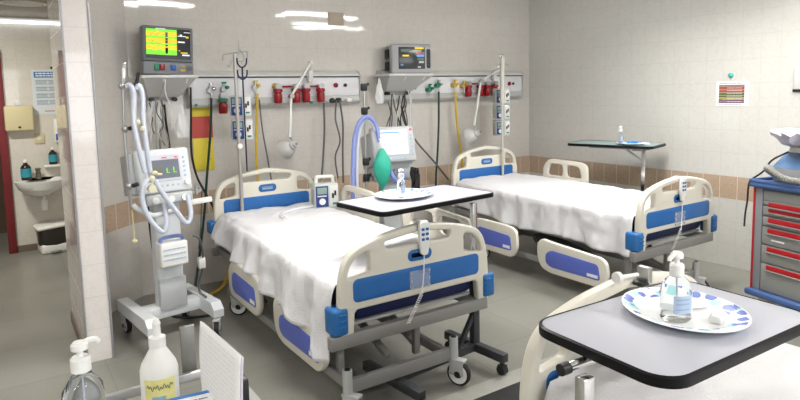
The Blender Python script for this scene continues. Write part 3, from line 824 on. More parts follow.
hose('power_cable', [(-3.36,-.12,1.55), (-3.345,-.12,1.3), (-3.31,-.12,1.05), (-3.28,-.13,.8)], .007, cablegrey, 'grey cable hanging just right of the left drip stand', 'cable')
hose('air_hose', [(-4.34,-.52,.74), (-4.32,-.50,.50), (-4.28,-.48,.25), (-4.20,-.45,.06), (-4.05,-.40,.018), (-3.90,-.34,.018), (-3.78,-.25,.05), (-3.66,-.14,.24), (-3.62,-.10,.42)], .013, hoseyellow, 'yellow hose looping on the floor behind the ventilator cart')
hose('power_cable', [(-2.74,-.10,1.50), (-2.745,-.11,1.3), (-2.76,-.11,1.1), (-2.80,-.12,.8)], .009, cablegrey, 'grey cable under the rightmost red jar of the left gas panel', 'cable')
hose('power_cable', [(-2.62,-.12,1.52), (-2.64,-.13,1.35), (-2.60,-.13,1.15), (-2.655,-.13,1.0), (-2.64,-.14,.8)], .008, cablegrey, 'wavy grey cable hanging from the black plugs', 'cable')
hose('power_cable', [(-2.585,-.12,1.52), (-2.56,-.12,1.3), (-2.57,-.12,1.05), (-2.58,-.13,.75)], .009, cablegrey, 'straight grey cable hanging from the black plugs', 'cable')
hose('gas_hose', [(-1.44,-.13,1.58), (-1.445,-.13,1.3), (-1.47,-.14,1.0), (-1.51,-.15,.65), (-1.54,-.18,.3)], .0105, hosegreen, 'long dark green hose hanging from the right gas panel')
hose('gas_hose', [(-1.22,-.13,1.58), (-1.215,-.13,1.4), (-1.19,-.13,1.15), (-1.15,-.14,.85), (-1.13,-.16,.5)], .012, hoseyellow, 'long yellow hose hanging from the right gas panel')
hose('power_cable', [(-1.90,-.12,1.45), (-1.87,-.13,1.28), (-1.74,-.15,1.08), (-1.55,-.16,.88), (-1.35,-.16,.66)], .010, cablegrey, 'dark cable slanting down right of the second ventilator', 'cable')

# exam lamps
def dome_M(c, d):
    z = Vector(d).normalized(); u = Vector((0,0,1)); x = u.cross(z).normalized(); y = z.cross(x)
    M = Matrix((x, y, z)).transposed().to_4x4(); M.translation = Vector(c); return M
def exam_lamp(label, top, elbow, head, dome, ax, bracket):
    t = thing('examination_lamp', label, 'lamp', bracket, 0, 'jointed examination lamps on the wall')
    b = Vector(bracket)
    m = MB(); m.box(b.x-.022, b.x+.022, b.y-.02, b.y+.03, b.z-.05, b.z+.06, .006); m.bar(b+Vector((0,0,.05)), Vector(top), .028, .02, .004); m.cyl(Vector(top)+Vector((0,-.02,0)), Vector(top)+Vector((0,.02,0)), .016)
    m.build('bracket', offwhite, t)
    m = MB(); m.bar(top, elbow, .022, .018, .004); m.build('upper_arm', white, t)
    m = MB(); m.cyl(Vector(elbow)+Vector((0,-.03,0)), Vector(elbow)+Vector((0,.02,0)), .02); m.build('elbow_joint', steel, t)
    m = MB(); m.bar(elbow, head, .02, .018, .004); m.build('lower_arm', white, t)
    M = dome_M(dome, ax)
    s = MB().lathe([(0, .085), (.022, .085), (.024, .06), (.034, .055), (.036, .03), (.055, .015), (.082, -.03), (.088, -.055), (.083, -.055), (.07, -.025), (.04, 0), (0, .01)], (0,0,0), 28, M).build('lamp_shade', mat('shade_white', (.60,.60,.59), .4), t)
    MB().tube([head, Vector(head)*.5+(M @ Vector((0,0,.07)))*.5, M @ Vector((0,0,.05))], .008, 8, 3).build('shade_joint', steel, s)
    MB().lathe([(0, .092), (.012, .092), (.014, .084), (0, .084)], (0,0,0), 14, M).build('switch', framegrey, s)
    return t
exam_lamp('white jointed lamp hanging from the left gas panel', (-2.905,-.20,1.86), (-3.115,-.23,1.57), (-3.155,-.26,1.22), (-3.155,-.25,1.135), (.35,-.9,.35), (-2.875,-.12,1.74))
exam_lamp('white jointed lamp hanging from the right gas panel', (-.70,-.24,1.80), (-1.0,-.28,1.68), (-1.115,-.30,1.22), (-1.105,-.28,1.125), (.25,-.9,.35), (-.66,-.12,1.74))

# sign, wall plate, notices
m = MB(); m.box(-3.905, -3.735, -.012, 0, .97, 1.24, .001); m.box(-3.905, -3.735, -.012, 0, 1.42, 1.50, .001); m.mat(1).box(-3.904, -3.736, -.0118, 0, 1.24, 1.42)
m.mat(2)
for z in (1.20, 1.12, 1.06): m.box(-3.79, -3.76, -.0128, -.011, z, z+.006)
tag(m.build('wall_sign', [signyellow, signred, ink]), 'yellow sign with a wide red band hanging below the left gas panel', 'sign')
m = MB(); m.box(-2.615, -2.455, -.012, 0, 2.215, 2.335, .004); m.mat(1)
for a in (-2.60, -2.47):
    for b in (2.23, 2.32): m.cyl((a, -.012, b), (a, -.015, b), .004, n=8)
tag(m.build('junction_plate', [mat('beige_plate', (.42,.36,.28), .5), steel]), 'beige square cover plate screwed high on the back wall', 'cover plate')

def lines(m, fn, n, a0, a1, b0, b1, th, seed=0):
    """rows of small print strokes; fn(a0,a1,b0,b1) adds a thin box"""
    rnd = random.Random(seed)
    for k in range(n):
        b = b1-(b1-b0)*(k+.5)/n; a = a0
        while a < a1-.002:
            w = min((a1-a0)*rnd.uniform(.05, .22), a1-a)
            fn(a, a+w, b-th/2, b+th/2); a += w+(a1-a0)*.025
# chart on the right wall
t = thing('wall_chart', 'white sheet with red, green, yellow and violet bands on the right wall', 'poster', (-.002, -2.36, 1.405))
y0, y1 = -2.50, -2.225
MB().box(-.003, -.0005, y0, y1, 1.405, 1.615).build('sheet', paper, t)
m = MB()
ya, yb = y0+.035, y1-.025
bands = [(1.575,1.585,0),(1.545,1.573,1),(1.520,1.543,1),(1.497,1.518,2),(1.478,1.495,2),(1.462,1.476,3),(1.446,1.460,4),(1.430,1.444,4)]
cm = [mat('chart_blue', (.08,.14,.26), .7), mat('chart_red', (.36,.10,.06), .7), mat('chart_green', (.11,.15,.06), .7), mat('chart_yellow', (.46,.34,.06), .7), mat('chart_violet', (.17,.09,.16), .7), ink, paper]
for a, b, k in bands: m.mat(k).box(-.0042, -.0028, ya, yb, a, b)
m.mat(5); lines(m, lambda p, q, r, s: m.box(-.0042, -.003, p, q, r, s), 1, y0+.06, y1-.03, 1.59, 1.606, .006, 2)
lines(m, lambda p, q, r, s: m.box(-.0042, -.003, p, q, r, s), 1, y0+.06, y1-.03, 1.412, 1.426, .004, 3)
m.mat(6); lines(m, lambda p, q, r, s: m.box(-.0049, -.004, p, q, r, s), 6, ya+.02, yb-.07, 1.432, 1.57, .004, 4)
m.mat(0).box(-.0049, -.004, yb-.028, yb-.004, 1.449, 1.462)
m.build('coloured_table', cm, t)
m = MB(); m.cyl((-.001, -2.35, 1.665), (-.016, -2.35, 1.665), .02, .014, 20); m.ell((-.018, -2.35, 1.672), (.006, .021, .016)); m.mat(1).box(-.012, -.006, -2.353, -2.347, 1.628, 1.65)
tag(m.build('wall_hook', [mat('teal_hook', (.10,.50,.48), .35), steel]), 'small teal hook stuck on the wall above the banded chart', 'hook')
t = thing('wall_board', 'pale board with a dark bottom corner at the right edge on the right wall', 'board', (-.008, -3.05, 1.53))
MB().box(-.012, 0, -3.30, -2.845, 1.54, 1.72, .002).build('board', offwhite, t)
MB().box(-.018, 0, -3.30, -2.838, 1.52, 1.54, .003).build('ledge', black, t)

# ------------------------------------------------------------------ monitors on brackets
def shelf_bracket(label, x0, x1, b0, b1, zt, yf):
    t = thing('bracket_shelf', label, 'shelf', ((x0+x1)/2, -.02, zt-.19), 0, 'monitor shelves on the wall')
    MB().box(x0, x1, yf, -.002, zt-.022, zt, .005).build('shelf_top', offwhite, t)
    top = [Vector((x0+.01, yf+.012, zt-.022)), Vector((x1-.01, yf+.012, zt-.022)), Vector((x1-.01, -.10, zt-.022)), Vector((x0+.01, -.10, zt-.022))]
    bot = [Vector((b0, -.16, zt-.165)), Vector((b1, -.16, zt-.165)), Vector((b1, -.10, zt-.165)), Vector((b0, -.10, zt-.165))]
    MB().ring_stack([bot, top]).build('sloped_bracket', panelgrey, t, sharp=20)
    m = MB(); m.box(b0, b1, -.102, -.002, zt-.19, zt-.03, .003); m.build('back_plate', panelgrey, t)
    for x in (b0+.03, b1-.03): MB().cyl((x, -.165, zt-.185), (x, -.10, zt-.185), .016).build('clamp_knob', black, t)
    m = MB(); 
    for f in (.38, .80): m.bar((x0+(x1-x0)*f, yf+.02, zt-.03), (x0+(x1-x0)*f, -.14, zt-.15), .012, .012, .002)
    m.build('stiffener', white, t)
    return t
shelf_bracket('white bracket shelf carrying the screen with green and yellow traces', -4.325, -3.915, -4.26, -4.03, 1.752, -.32)
shelf_bracket('white bracket shelf carrying the boxy grey monitor', -2.16, -1.635, -2.10, -1.80, 1.758, -.32)

t = thing('patient_monitor', 'flat grey patient monitor showing green and yellow traces', 'monitor', (-4.12, -.22, 1.753), 0, 'patient monitors on wall shelves')
Rm = Matrix.Translation((-4.12, -.22, 1.753)) @ Matrix.Rotation(.04, 4, 'Y')
m = MB(); m.box(-.185, .185, -.035, .07, .10, .365, .012, 3, Rm); m.build('screen_housing', mat('monitor_grey', (.16,.165,.18), .4), t)
m = MB(); m.box(-.185, .185, -.045, .09, 0, .10, .012, 3, Rm); m.build('connector_base', mat('monitor_lower_grey', (.22,.23,.25), .4), t)
m = MB(); m.box(-.163, .163, -.038, -.03, .122, .348, .001, 1, Rm); 
sy0, sy1 = .148, .342
yy = [(.322,.342,1),(.290,.322,2),(.272,.290,1),(.240,.272,2),(.222,.240,1),(.190,.222,2),(.150,.190,1)]
rnd = random.Random(3)
for a, b, k in yy:
    m.mat(k).box(-.16, .062, -.0395, -.037, a, b, 0, 1, Rm)
for i in range(44):                     # ragged speckle of the traces
    k = rnd.choice((1, 2, 2, 1)); x = rnd.uniform(-.155, .03); z = rnd.uniform(.155, .335)
    m.mat(k).box(x, x+rnd.uniform(.006, .03), -.0402, -.0385, z, z+rnd.uniform(.002, .008), 0, 1, Rm)
m.mat(0)
for z, h in ((.285,.035),(.262,.016),(.238,.022),(.215,.012),(.16,.035),(.195,.01)): m.box(-.022, -.004, -.041, -.039, z, z+h, 0, 1, Rm)
for i in range(12):
    x = rnd.uniform(-.15, -.03); z = rnd.uniform(.16, .33); m.box(x, x+.008, -.041, -.039, z, z+.003, 0, 1, Rm)
m.mat(3)
for x0, x1, z0, z1 in ((.07,.13,.295,.300),(.07,.12,.248,.258),(.10,.155,.150,.160),(-.09,-.02,.343,.347),(.115,.16,.325,.329),(.085,.10,.30,.31)): m.box(x0, x1, -.0405, -.037, z0, z1, 0, 1, Rm)
m.mat(2)
for x0, x1, z0, z1 in ((.13,.15,.285,.298),(.09,.14,.168,.176),(.075,.085,.185,.19)): m.box(x0, x1, -.0405, -.037, z0, z1, 0, 1, Rm)
m.build('screen', [screenblack, scrgreen, scryellow, scrwhite], t)
for x, mm in ((-.09, green), (-.05, red), (.03, mat('blue_plug', (.02,.12,.45), .4))):
    m = MB(); m.box(x-.018, x+.018, -.062, -.042, .035, .078, .004, 2, Rm); m.build('lead_connector', mm, t)
m = MB(); m.cyl(Rm @ Vector((.15,-.065,.055)), Rm @ Vector((.15,-.04,.055)), .02); m.build('dial', mat('dial_grey', (.12,.12,.13), .4), t)
m = MB(); m.box(.10, .118, -.048, -.044, .065, .075, .001, 1, Rm); m.box(.085, .12, -.048, -.044, .03, .045, .001, 1, Rm); m.build('keys', yellow, t)

t = thing('patient_monitor', 'boxy grey patient monitor with a dark screen and yellow alarm bar', 'monitor', (-1.83, -.16, 1.759), math.radians(-16), 'patient monitors on wall shelves')
MB().box(-.205, .205, -.10, -.02, .0, .285, .02, 3).build('front_frame', mat('monitor_pale_grey', (.42,.425,.44), .4), t, False)
m = MB(); m.box(-.195, .195, -.03, .12, .005, .275, .012); m.build('rear_case', mat('monitor_case', (.33,.34,.36), .45), t, False)
m = MB(); m.box(-.212, -.20, -.01, .11, .15, .24, .003); m.box(-.212, -.20, -.01, .11, .04, .12, .003); m.build('side_bay', black, t, False)
m = MB(); m.box(-.135, .135, -.105, -.098, .045, .255, .003)
m.mat(1).box(.03, .12, -.107, -.104, .235, .252)
m.mat(2).box(-.11, -.02, -.107, -.104, .21, .235)
m.mat(3).box(.05, .10, -.107, -.104, .19, .203); m.mat(4).box(.05, .125, -.107, -.104, .16, .18); m.mat(2).box(.055, .12, -.107, -.104, .13, .15); m.mat(5).box(.07, .12, -.107, -.104, .10, .12)
m.mat(1).box(-.095, -.03, -.107, -.104, .165, .18); m.mat(4).box(-.115, -.09, -.107, -.104, .08, .088); m.mat(5).box(.06, .09, -.107, -.104, .055, .07)
m.build('screen', [mat('dim_screen', (.06,.065,.07), .15), scryellow, mat('screen_dim_green', (.10,.16,.12), .4, emit=.2), scrred, scrblue, mat('screen_dim_white', (.4,.4,.4), .4, emit=.3)], t, False)
m = MB(); m.plate2d(rrect(.152, .19, .05, .235, .016), [], .003, .001, Matrix.Translation((0,-.1015,0)) @ XZ, 1); m.build('key_strip', black, t, False)
for k in range(5): MB().cyl((.171, -.108, .08+.032*k), (.171, -.104, .08+.032*k), .010, n=14).build('key', darksteel, t, False)

# leads hanging below the shelves
def bundle(name, label, spots, m_, group, r=.005, seed=1):
    rnd = random.Random(seed)
    for i, (x, y, z0, z1, dx) in enumerate(spots):
        pts = [(x, y, z0)]
        for k in range(1, 5):
            f = k/4; pts.append((x+dx*f+rnd.uniform(-.018,.018), y+rnd.uniform(-.02,.02), z0+(z1-z0)*f))
        tag(MB().tube(pts, r, 6, 5).build(name, m_[i % len(m_)]), label, 'cable', group)
bundle('sensor_lead', 'thin tangled lead dangling below the shelf with the green and yellow screen', [(-4.17,-.30,1.70,1.2,-.05), (-4.16,-.31,1.72,1.33,.02), (-4.22,-.28,1.55,1.22,.02), (-4.24,-.26,1.56,1.25,-.04), (-4.19,-.25,1.55,1.2,.03), (-4.205,-.29,1.55,1.15,-.02), (-4.27,-.24,1.55,1.18,.03), (-4.255,-.27,1.56,1.2,.02), (-4.235,-.3,1.56,1.18,-.02), (-4.22,-.24,1.55,1.2,-.03), (-4.19,-.3,1.57,1.17,-.04)], [greytube, offwhite, cablegrey, offwhite], 'leads below the left shelf', .0045)
bundle('sensor_lead', 'dark lead dangling below the shelf of the boxy grey monitor', [(-2.08,-.24,1.57,1.18,-.05), (-2.05,-.22,1.57,1.2,.02), (-2.00,-.24,1.55,1.2,-.03), (-1.93,-.22,1.57,1.15,.03), (-1.90,-.2,1.60,1.0,.03), (-1.87,-.2,1.6,1.1,.02), (-1.97,-.26,1.55,1.15,.02), (-2.12,-.22,1.5,1.25,.0), (-2.095,-.25,1.57,1.1,.01), (-1.86,-.22,1.58,.95,.06), (-1.95,-.25,1.57,1.1,-.04), (-2.03,-.2,1.57,1.15,.04)], [cablegrey, offwhite, black, cablegrey], 'leads below the right shelf', .006, 5)
hose('power_cable', [(-4.155,-.20,1.53), (-4.15,-.2,1.4), (-4.135,-.2,1.2), (-4.13,-.2,1.05)], .009, black, 'black cable with a round plug hanging under the left shelf', 'cable')
def hang_bag(label, x, y, z, w, h, m_, name='plastic_bag'):
    rings = []; n = 20
    for k in range(9):
        f = k/8; ww = w*(.08+.92*min(1, (f*1.3))**.9)*(1-.25*max(0, f-.8)/.2)
        rings.append([Vector((x+ww*.5*math.cos(2*PI*i/n)+.004*math.sin(i*3+k), y+ww*.22*math.sin(2*PI*i/n)*(1+.3*math.sin(i*5+k*1.3)), z-h*f)) for i in range(n)])
    return tag(MB().ring_stack(rings).build(name, m_), label, 'bag')
hang_bag('clear plastic bag hanging from the left shelf bracket', -4.05, -.27, 1.53, .11, .26, filmy)
hang_bag('clear fluid bag hanging left of the boxy grey monitor shelf', -2.20, -.2, 1.72, .10, .24, filmy, 'fluid_bag')

# ------------------------------------------------------------------ drip stands and pumps
def infusion_pump(label, loc, rz=0, handle=False, s=1.):
    t = thing('infusion_pump', label, 'pump', loc, rz, 'infusion pumps')
    w, h, d_ = .15*s, .155*s, .12*s
    MB().box(-w/2, w/2, -d_/2, d_/2, 0, h, .01*s, 3).build('case', mat('pump_grey_white', (.56,.59,.57), .4), t, False)
    m = MB(); m.box(-w*.46, w*.06, -d_/2-.004, -d_/2+.004, h*.08, h*.92, .003); m.build('control_panel', keyblue, t, False)
    m = MB(); m.box(-w*.40, 0, -d_/2-.007, -d_/2-.002, h*.60, h*.86, .001); m.build('display', lcd, t, False)
    m = MB(); m.cyl((-w*.2, -d_/2-.008, h*.30), (-w*.2, -d_/2-.002, h*.30), h*.13, n=20); m.box(-w*.40, -w*.02, -d_/2-.007, -d_/2-.002, h*.50, h*.54); m.build('keypad', white, t, False)
    m = MB(); m.box(w*.12, w*.46, -d_/2-.006, -d_/2+.004, h*.08, h*.92, .006); m.build('door', offwhite, t, False)
    m = MB(); m.box(w*.20, w*.28, -d_/2-.014, -d_/2-.004, h*.42, h*.62, .003); m.box(w*.30, w*.38, -d_/2-.012, -d_/2-.004, h*.52, h*.72, .003); m.build('latch', black, t, False)
    MB().box(w*.22, w*.40, -d_/2-.009, -d_/2-.003, h*.16, h*.24, .002).build('tab', green, t, False)
    for k in range(6): MB().box(-w/2-.003, -w/2+.002, -d_*.35, d_*.35, h*(.2+.1*k), h*(.23+.1*k)).build('fin', greytube, t, False)
    if handle:
        m = MB(); m.tube([(-w*.36, 0, h*.97), (-w*.34, 0, h*1.2), (-w*.28, 0, h*1.24), (w*.28, 0, h*1.24), (w*.34, 0, h*1.2), (w*.36, 0, h*.97)], .011*s, 10, 3); m.build('handle', white, t, False)
    return t
infusion_pump('white infusion pump with handle standing on the sheet near the head board', (-3.10, -.78, .682), math.radians(-14), True, 1.28)

def drip_stand(label, x, y, z0, z1, r, m_):
    t = thing('drip_stand', label, 'drip stand', (x, y, z0), 0, 'drip stands at the bed heads')
    MB().cyl((0,0,0), (0,0,z1-z0), r, n=14).build('pole', m_, t, False)
    return t
ds = drip_stand('drip stand with navy hooks and two pumps at the bed beside the clear hoses', -3.70, -.545, .50, 1.90, .014, mat('stand_grey', (.46,.44,.42), .35, metal=.5))
Hh = 1.40
m = MB()
m.tube([(-.09, 0, Hh-.05), (-.085, 0, Hh-.01), (-.05, 0, Hh), (.09, 0, Hh+.02), (.10, 0, Hh), (.10, 0, Hh-.03)], .006, 6, 4)
m.tube([(-.06, 0, Hh-.08), (-.045, 0, Hh-.10), (-.02, 0, Hh-.05), (.05, 0, Hh-.055)], .006, 6, 4)
m.build('top_hooks', steel, ds, False)
m = MB(); m.cyl((.05, -.012, .50), (.05, -.012, 1.30), .006, n=10)
for z in (1.30, 1.21):
    m.tube([(.012, -.012, z+.07), (.016, -.012, z+.03), (.032, -.012, z+.006), (.05, -.012, z), (.068, -.012, z+.006), (.084, -.012, z+.03), (.088, -.012, z+.07)], .006, 8, 4)
m.build('hook_rod', mat('navy_metal', (.008,.012,.06), .4), ds, False)
m = MB(); m.tube([(.028,-.012,1.44), (.05,-.012,1.42), (.07,-.012,1.37), (.045,-.012,1.33)], .004, 6, 4); m.tube([(.03,-.012,1.50), (.03,-.012,1.42), (.02,-.012,1.36)], .004, 6, 4); m.build('wire_hook', steel, ds, False)
MB().cyl((.0, -.03, .70), (.0, .02, .70), .02).build('clamp_knob', white, ds, False)
infusion_pump('upper of two pumps clamped on the left drip stand', (-3.64, -.445, 1.42), -.28, False, 1.08)
infusion_pump('lower of two pumps clamped on the left drip stand', (-3.635, -.445, 1.235), -.28, False, 1.08)
ds2 = drip_stand('thick pale drip stand with three pumps at the bed by the right wall', -.945, -.545, .50, 1.93, .013, mat('stand_cream', (.58,.55,.50), .35, metal=.3))
MB().cyl((0,0,.95), (0,0,1.40), .023, n=16).build('sleeve', mat('sleeve_cream', (.62,.60,.54), .4), ds2, False)
m = MB(); m.tube([(-.075,0,1.33), (-.06,0,1.315), (-.04,0,1.34), (.05,0,1.345), (.075,0,1.32), (.085,0,1.33)], .006, 6, 4); m.tube([(-.03,0,1.42), (-.02,0,1.44), (.02,0,1.44), (.03,0,1.41)], .006, 6, 4); m.build('top_hooks', steel, ds2, False)
for z, l in ((1.44, 'top'), (1.275, 'middle'), (1.11, 'bottom')):
    infusion_pump(l+' one of the three pumps on the thick pale drip stand', (-.85, -.425, z-.0), -.42, False, 1.02)

# ------------------------------------------------------------------ ventilator beside the pillar
VX, VY = -4.36, -.95
t = thing('ventilator', 'grey white ventilator on a wheeled cart with clear ribbed hoses', 'ventilator', (VX, VY, 0), 0, 'ventilators on carts')
Rv = Matrix.Translation((VX, VY, 0)) @ Matrix.Rotation(math.radians(8), 4, 'Z')
def vb(name, m_, *a, bev=.01): return MB().box(*a, bev, 3, Rv).build(name, m_, t)
m = MB(); m.box(-.20, .22, -.06, .06, .14, .22, .01, 2, Rv); m.build('crossbar', ventwhite, t)
for s, y0, y1 in ((-1, -.28, .30), (1, -.27, .30)):
    m = MB(); m.prism([(y0, .13), (y0, .18), (y0+.05, .225), (y1, .225), (y1, .15)], s*.215-.035, s*.215+.035, 'x'); m.bm.verts.ensure_lookup_table()
    for v in m.bm.verts: v.co = Rv @ v.co
    m.build('base_leg', ventwhite, t, sharp=30)
for x, y in ((-.215, -.25), (.215, -.24), (-.215, .27), (.215, .27)):
    p = Rv @ Vector((x, y, 0))
    q = caster(t, p.x-VX, p.y-VY, .056, random.uniform(-.6,.6), ventgrey, ventgrey, .15)
m = MB(); m.box(-.082, .082, -.05, .06, .20, .95, .012, 3, Rv); m.build('column', ventwhite, t)
m = MB(); m.box(-.088, .088, -.075, -.03, .20, .40, .006, 2, Rv); m.build('column_cover', ventgrey, t)
md = vb('humidifier_module', white, -.095, .082, -.150, -.045, .50, .655)
m = MB(); m.tube([tuple(Rv @ Vector(p)) for p in ((-.08,-.10,.655), (-.06,-.10,.682), (.05,-.10,.682), (.07,-.10,.655))], .012, 8, 3); m.build('module_handle', mat('pale_blue_plastic', (.16,.22,.48), .4), md)
m = MB(); m.mat(0)
lines(m, lambda a, b, c, d_: m.box(a, b, -.153, -.149, c, d_, 0, 1, Rv), 3, -.08, .065, .53, .63, .008, 5)
m.build('module_print', [palelabel], md)
# head unit, tilted back
Rh = Rv @ Matrix.Translation((0, -.06, .97)) @ Matrix.Rotation(math.radians(-10), 4, 'X')
m = MB(); m.box(-.18, .165, -.03, .13, 0, .285, .018, 3, Rh); hu = m.build('head_unit', ventwhite, t)
m = MB(); m.box(-.215, -.175, .01, .17, .01, .27, .01, 2, Rh); m.build('side_cheek', ventgrey, t)
m = MB(); m.box(-.135, .098, -.036, -.026, .075, .245, .002, 1, Rh); m.mat(1).box(-.115, .085, -.039, -.034, .092, .212, 0, 1, Rh)
m.mat(2)
for x, h in ((.0,.03),(.045,.035)): m.box(x, x+.006, -.041, -.038, .125, .125+h, 0, 1, Rh); m.box(x+.006, x+.02, -.041, -.038, .123, .127, 0, 1, Rh)
m.mat(3).box(-.02, .01, -.041, -.034, .222, .228, 0, 1, Rh); m.box(.06, .08, -.041, -.034, .222, .228, 0, 1, Rh)
m.mat(4).box(-.08, -.03, -.041, -.038, .12, .17, 0, 1, Rh)
m.build('screen', [mat('screen_rim', (.62,.63,.70), .3), scrgrey, scrgreen, scrred, mat('screen_olive', (.14,.15,.10), .3, emit=.2)], hu)
m = MB()
for k in range(5): m.cyl(Rh @ Vector((.122, -.036, .10+.03*k)), Rh @ Vector((.122, -.028, .10+.03*k)), .007, n=10)
for k in range(5): m.cyl(Rh @ Vector((-.07+.035*k, -.036, .045)), Rh @ Vector((-.07+.035*k, -.028, .045)), .006, n=10)
m.build('keys', palelabel, hu)
MB().cyl(Rh @ Vector((.125,-.055,.055)), Rh @ Vector((.125,-.028,.055)), .018, n=20).build('rotary_knob', white, hu)
m = MB(); m.box(-.15, .15, -.05, .10, -.075, -.005, .014, 3, Rh); m.build('valve_block', ventgrey, t)
for x in (-.10, .0, .09): MB().cyl(Rh @ Vector((x, -.07, -.045)), Rh @ Vector((x, -.02, -.045)), .022).build('gas_port', white, t)
# side handles and rail
def wv(*p): return tuple(Rv @ Vector(p))
m = MB(); m.tube([wv(-.24,-.14,.93), wv(-.22,-.16,.905), wv(-.15,-.17,.86), wv(-.10,-.15,.85), wv(.02,-.12,.86)], .016, 10, 4); m.build('left_handle', ventwhite, t)
m = MB(); m.bar(wv(.12,-.10,.89), wv(.27,-.13,.90), .03, .035, .006); m.build('right_rail', white, t)
m = MB(); m.bar(wv(.10,-.02,.93), wv(.24,-.03,.955), .04, .02, .004); m.cyl(wv(.20,-.05,.93), wv(.20,-.05,.99), .010); m.build('clamp', steel, t)
# support arm
m = MB(); m.cyl(wv(-.25,-.13,.92), wv(-.262,-.13,1.40), .010); m.build('arm_rod', steel, t)
m = MB(); m.cyl(wv(-.262,-.13,1.40), wv(-.25,-.135,1.76), .009); m.build('arm_rod', steel, t)
for z in (1.05, 1.40, 1.66):
    m = MB(); m.ell(wv(-.255,-.13,z), (.022,.022,.024)); m.mat(1).bar(wv(-.245,-.15,z), wv(-.205,-.16,z+.012), .026, .024, .006); m.build('arm_joint', [steel, black], t)
m = MB(); m.bar(wv(-.25,-.13,1.64), wv(-.235,-.14,1.80), .022, .014, .006); m.build('arm_tip', chrome, t)
m = MB(); m.tube([wv(-.205,-.16,1.66), wv(-.18,-.16,1.68), wv(-.165,-.16,1.74)], .010, 8, 4); m.build('arm_lever', black, t)
m = MB(); m.cyl(wv(-.25,-.14,.90), wv(-.245,-.14,.72), .004); m.lathe([(.004, 0), (.016, -.01), (.016, -.02), (0, -.02)], wv(-.245,-.14,.72), 14); m.build('sample_line', mat('pale_yellow', (.66,.60,.36), .4), t)
# clear ribbed hoses
m = MB(); m.tube([wv(-.245,-.17,1.655), wv(-.225,-.19,1.66), wv(-.215,-.2,1.60), wv(-.225,-.2,1.45), wv(-.205,-.2,1.28), wv(-.175,-.19,1.13)], .0155, 12, 6, 150, .05); m.build('breathing_hose', tubing, t)
m = MB(); m.tube([wv(-.19,-.18,1.64), wv(-.175,-.19,1.66), wv(-.16,-.19,1.60), wv(-.165,-.19,1.45), wv(-.155,-.19,1.28), wv(-.14,-.18,1.12)], .0155, 12, 6, 150, .05); m.build('breathing_hose', tubing, t)
m = MB(); m.tube([wv(-.14,-.2,1.10), wv(-.19,-.21,1.06), wv(-.205,-.2,.98), wv(-.185,-.2,.88), wv(-.13,-.2,.78), wv(-.085,-.19,.745), wv(-.06,-.18,.79), wv(-.055,-.16,.92)], .0155, 12, 6, 170, .05); m.build('breathing_hose', tubing, t)
m = MB(); m.tube([wv(-.125,-.2,1.08), wv(-.085,-.2,1.0), wv(-.01,-.2,.88), wv(.05,-.19,.79), wv(.085,-.18,.78), wv(.105,-.17,.84), wv(.105,-.13,.95)], .0155, 12, 6, 150, .05); m.build('breathing_hose', tubing, t)
py = mat('pale_connector', (.66,.63,.46), .3)
m = MB(); m.ell(wv(-.145,-.215,1.09), (.02,.015,.025)); m.ell(wv(-.13,-.22,1.125), (.022,.015,.015)); m.cyl(wv(-.14,-.21,1.12), wv(-.08,-.21,1.11), .008); m.cyl(wv(-.15,-.235,1.03), wv(-.15,-.20,1.03), .024, n=20); m.build('hose_connector', py, t)
m = MB(); m.ell(wv(-.20,-.20,1.44), (.016,.014,.02)); m.ell(wv(-.18,-.21,1.40), (.012,.012,.018)); m.build('hose_clip', py, t)
# cables on the cart
hose('power_cable', [(-4.42,-.78,.95), (-4.42,-.76,.7), (-4.40,-.75,.45), (-4.38,-.72,.2), (-4.33,-.72,.06), (-4.2,-.75,.012), (-4.05,-.8,.012)], .010, black, 'black cable running down behind the ventilator cart to the floor', 'cable')
hose('power_cable', [(-4.20,-1.0,.66), (-4.16,-1.0,.63), (-4.13,-.95,.52), (-4.12,-.90,.42), (-4.15,-.88,.25), (-4.15,-1.05,.235)], .007, cablegrey, 'grey cable with a white plug hanging at the right of the ventilator cart', 'cable')
tag(MB().box(-4.155, -4.105, -.935, -.885, .40, .48, .012).build('cable_plug', white), 'white plug hanging on a grey cable beside the ventilator column', 'plug')
hose('air_line', [(-4.09,-.88,.95), (-4.08,-.8,.80), (-4.07,-.7,.6), (-4.05,-.55,.45)], .004, cablegrey, 'thin grey line hanging from the right rail of the ventilator', 'cable')

# ------------------------------------------------------------------ second ventilator, between the beds
WX, WY = -2.52, -.86
t = thing('ventilator', 'ventilator with a bright white screen between the two beds', 'ventilator', (WX, WY, 0), 0, 'ventilators on carts')
Rw = Matrix.Translation((WX, WY, 0)) @ Matrix.Rotation(math.radians(-10), 4, 'Z')
Rt = Rw @ Matrix.Translation((0, -.10, 1.01)) @ Matrix.Rotation(math.radians(-14), 4, 'X')
m = MB(); m.box(-.19, .19, -.03, .05, .0, .30, .02, 3, Rt); hu = m.build('head_unit', mat('ventilator_mid_grey', (.46,.48,.50), .4), t)
m = MB(); m.box(-.155, .125, -.036, -.027, .055, .27, .003, 1, Rt); m.mat(1).box(-.14, .11, -.039, -.034, .07, .255, 0, 1, Rt); m.mat(2).box(-.14, .05, -.041, -.037, .238, .25, 0, 1, Rt)
m.build('screen', [mat('screen_rim', (.62,.63,.70), .3), scrwhite, scrblue], hu)
m = MB()
for k in range(6): m.cyl(Rt @ Vector((.155, -.037, .06+.032*k)), Rt @ Vector((.155, -.028, .06+.032*k)), .008, n=10)
m.mat(1).cyl(Rt @ Vector((.155, -.037, .265)), Rt @ Vector((.155, -.028, .265)), .009, n=10); m.mat(0)
for k in range(7): m.cyl(Rt @ Vector((-.12+.035*k, -.037, .028)), Rt @ Vector((-.12+.035*k, -.028, .028)), .007, n=10)
m.build('keys', [palelabel, scrred], hu)
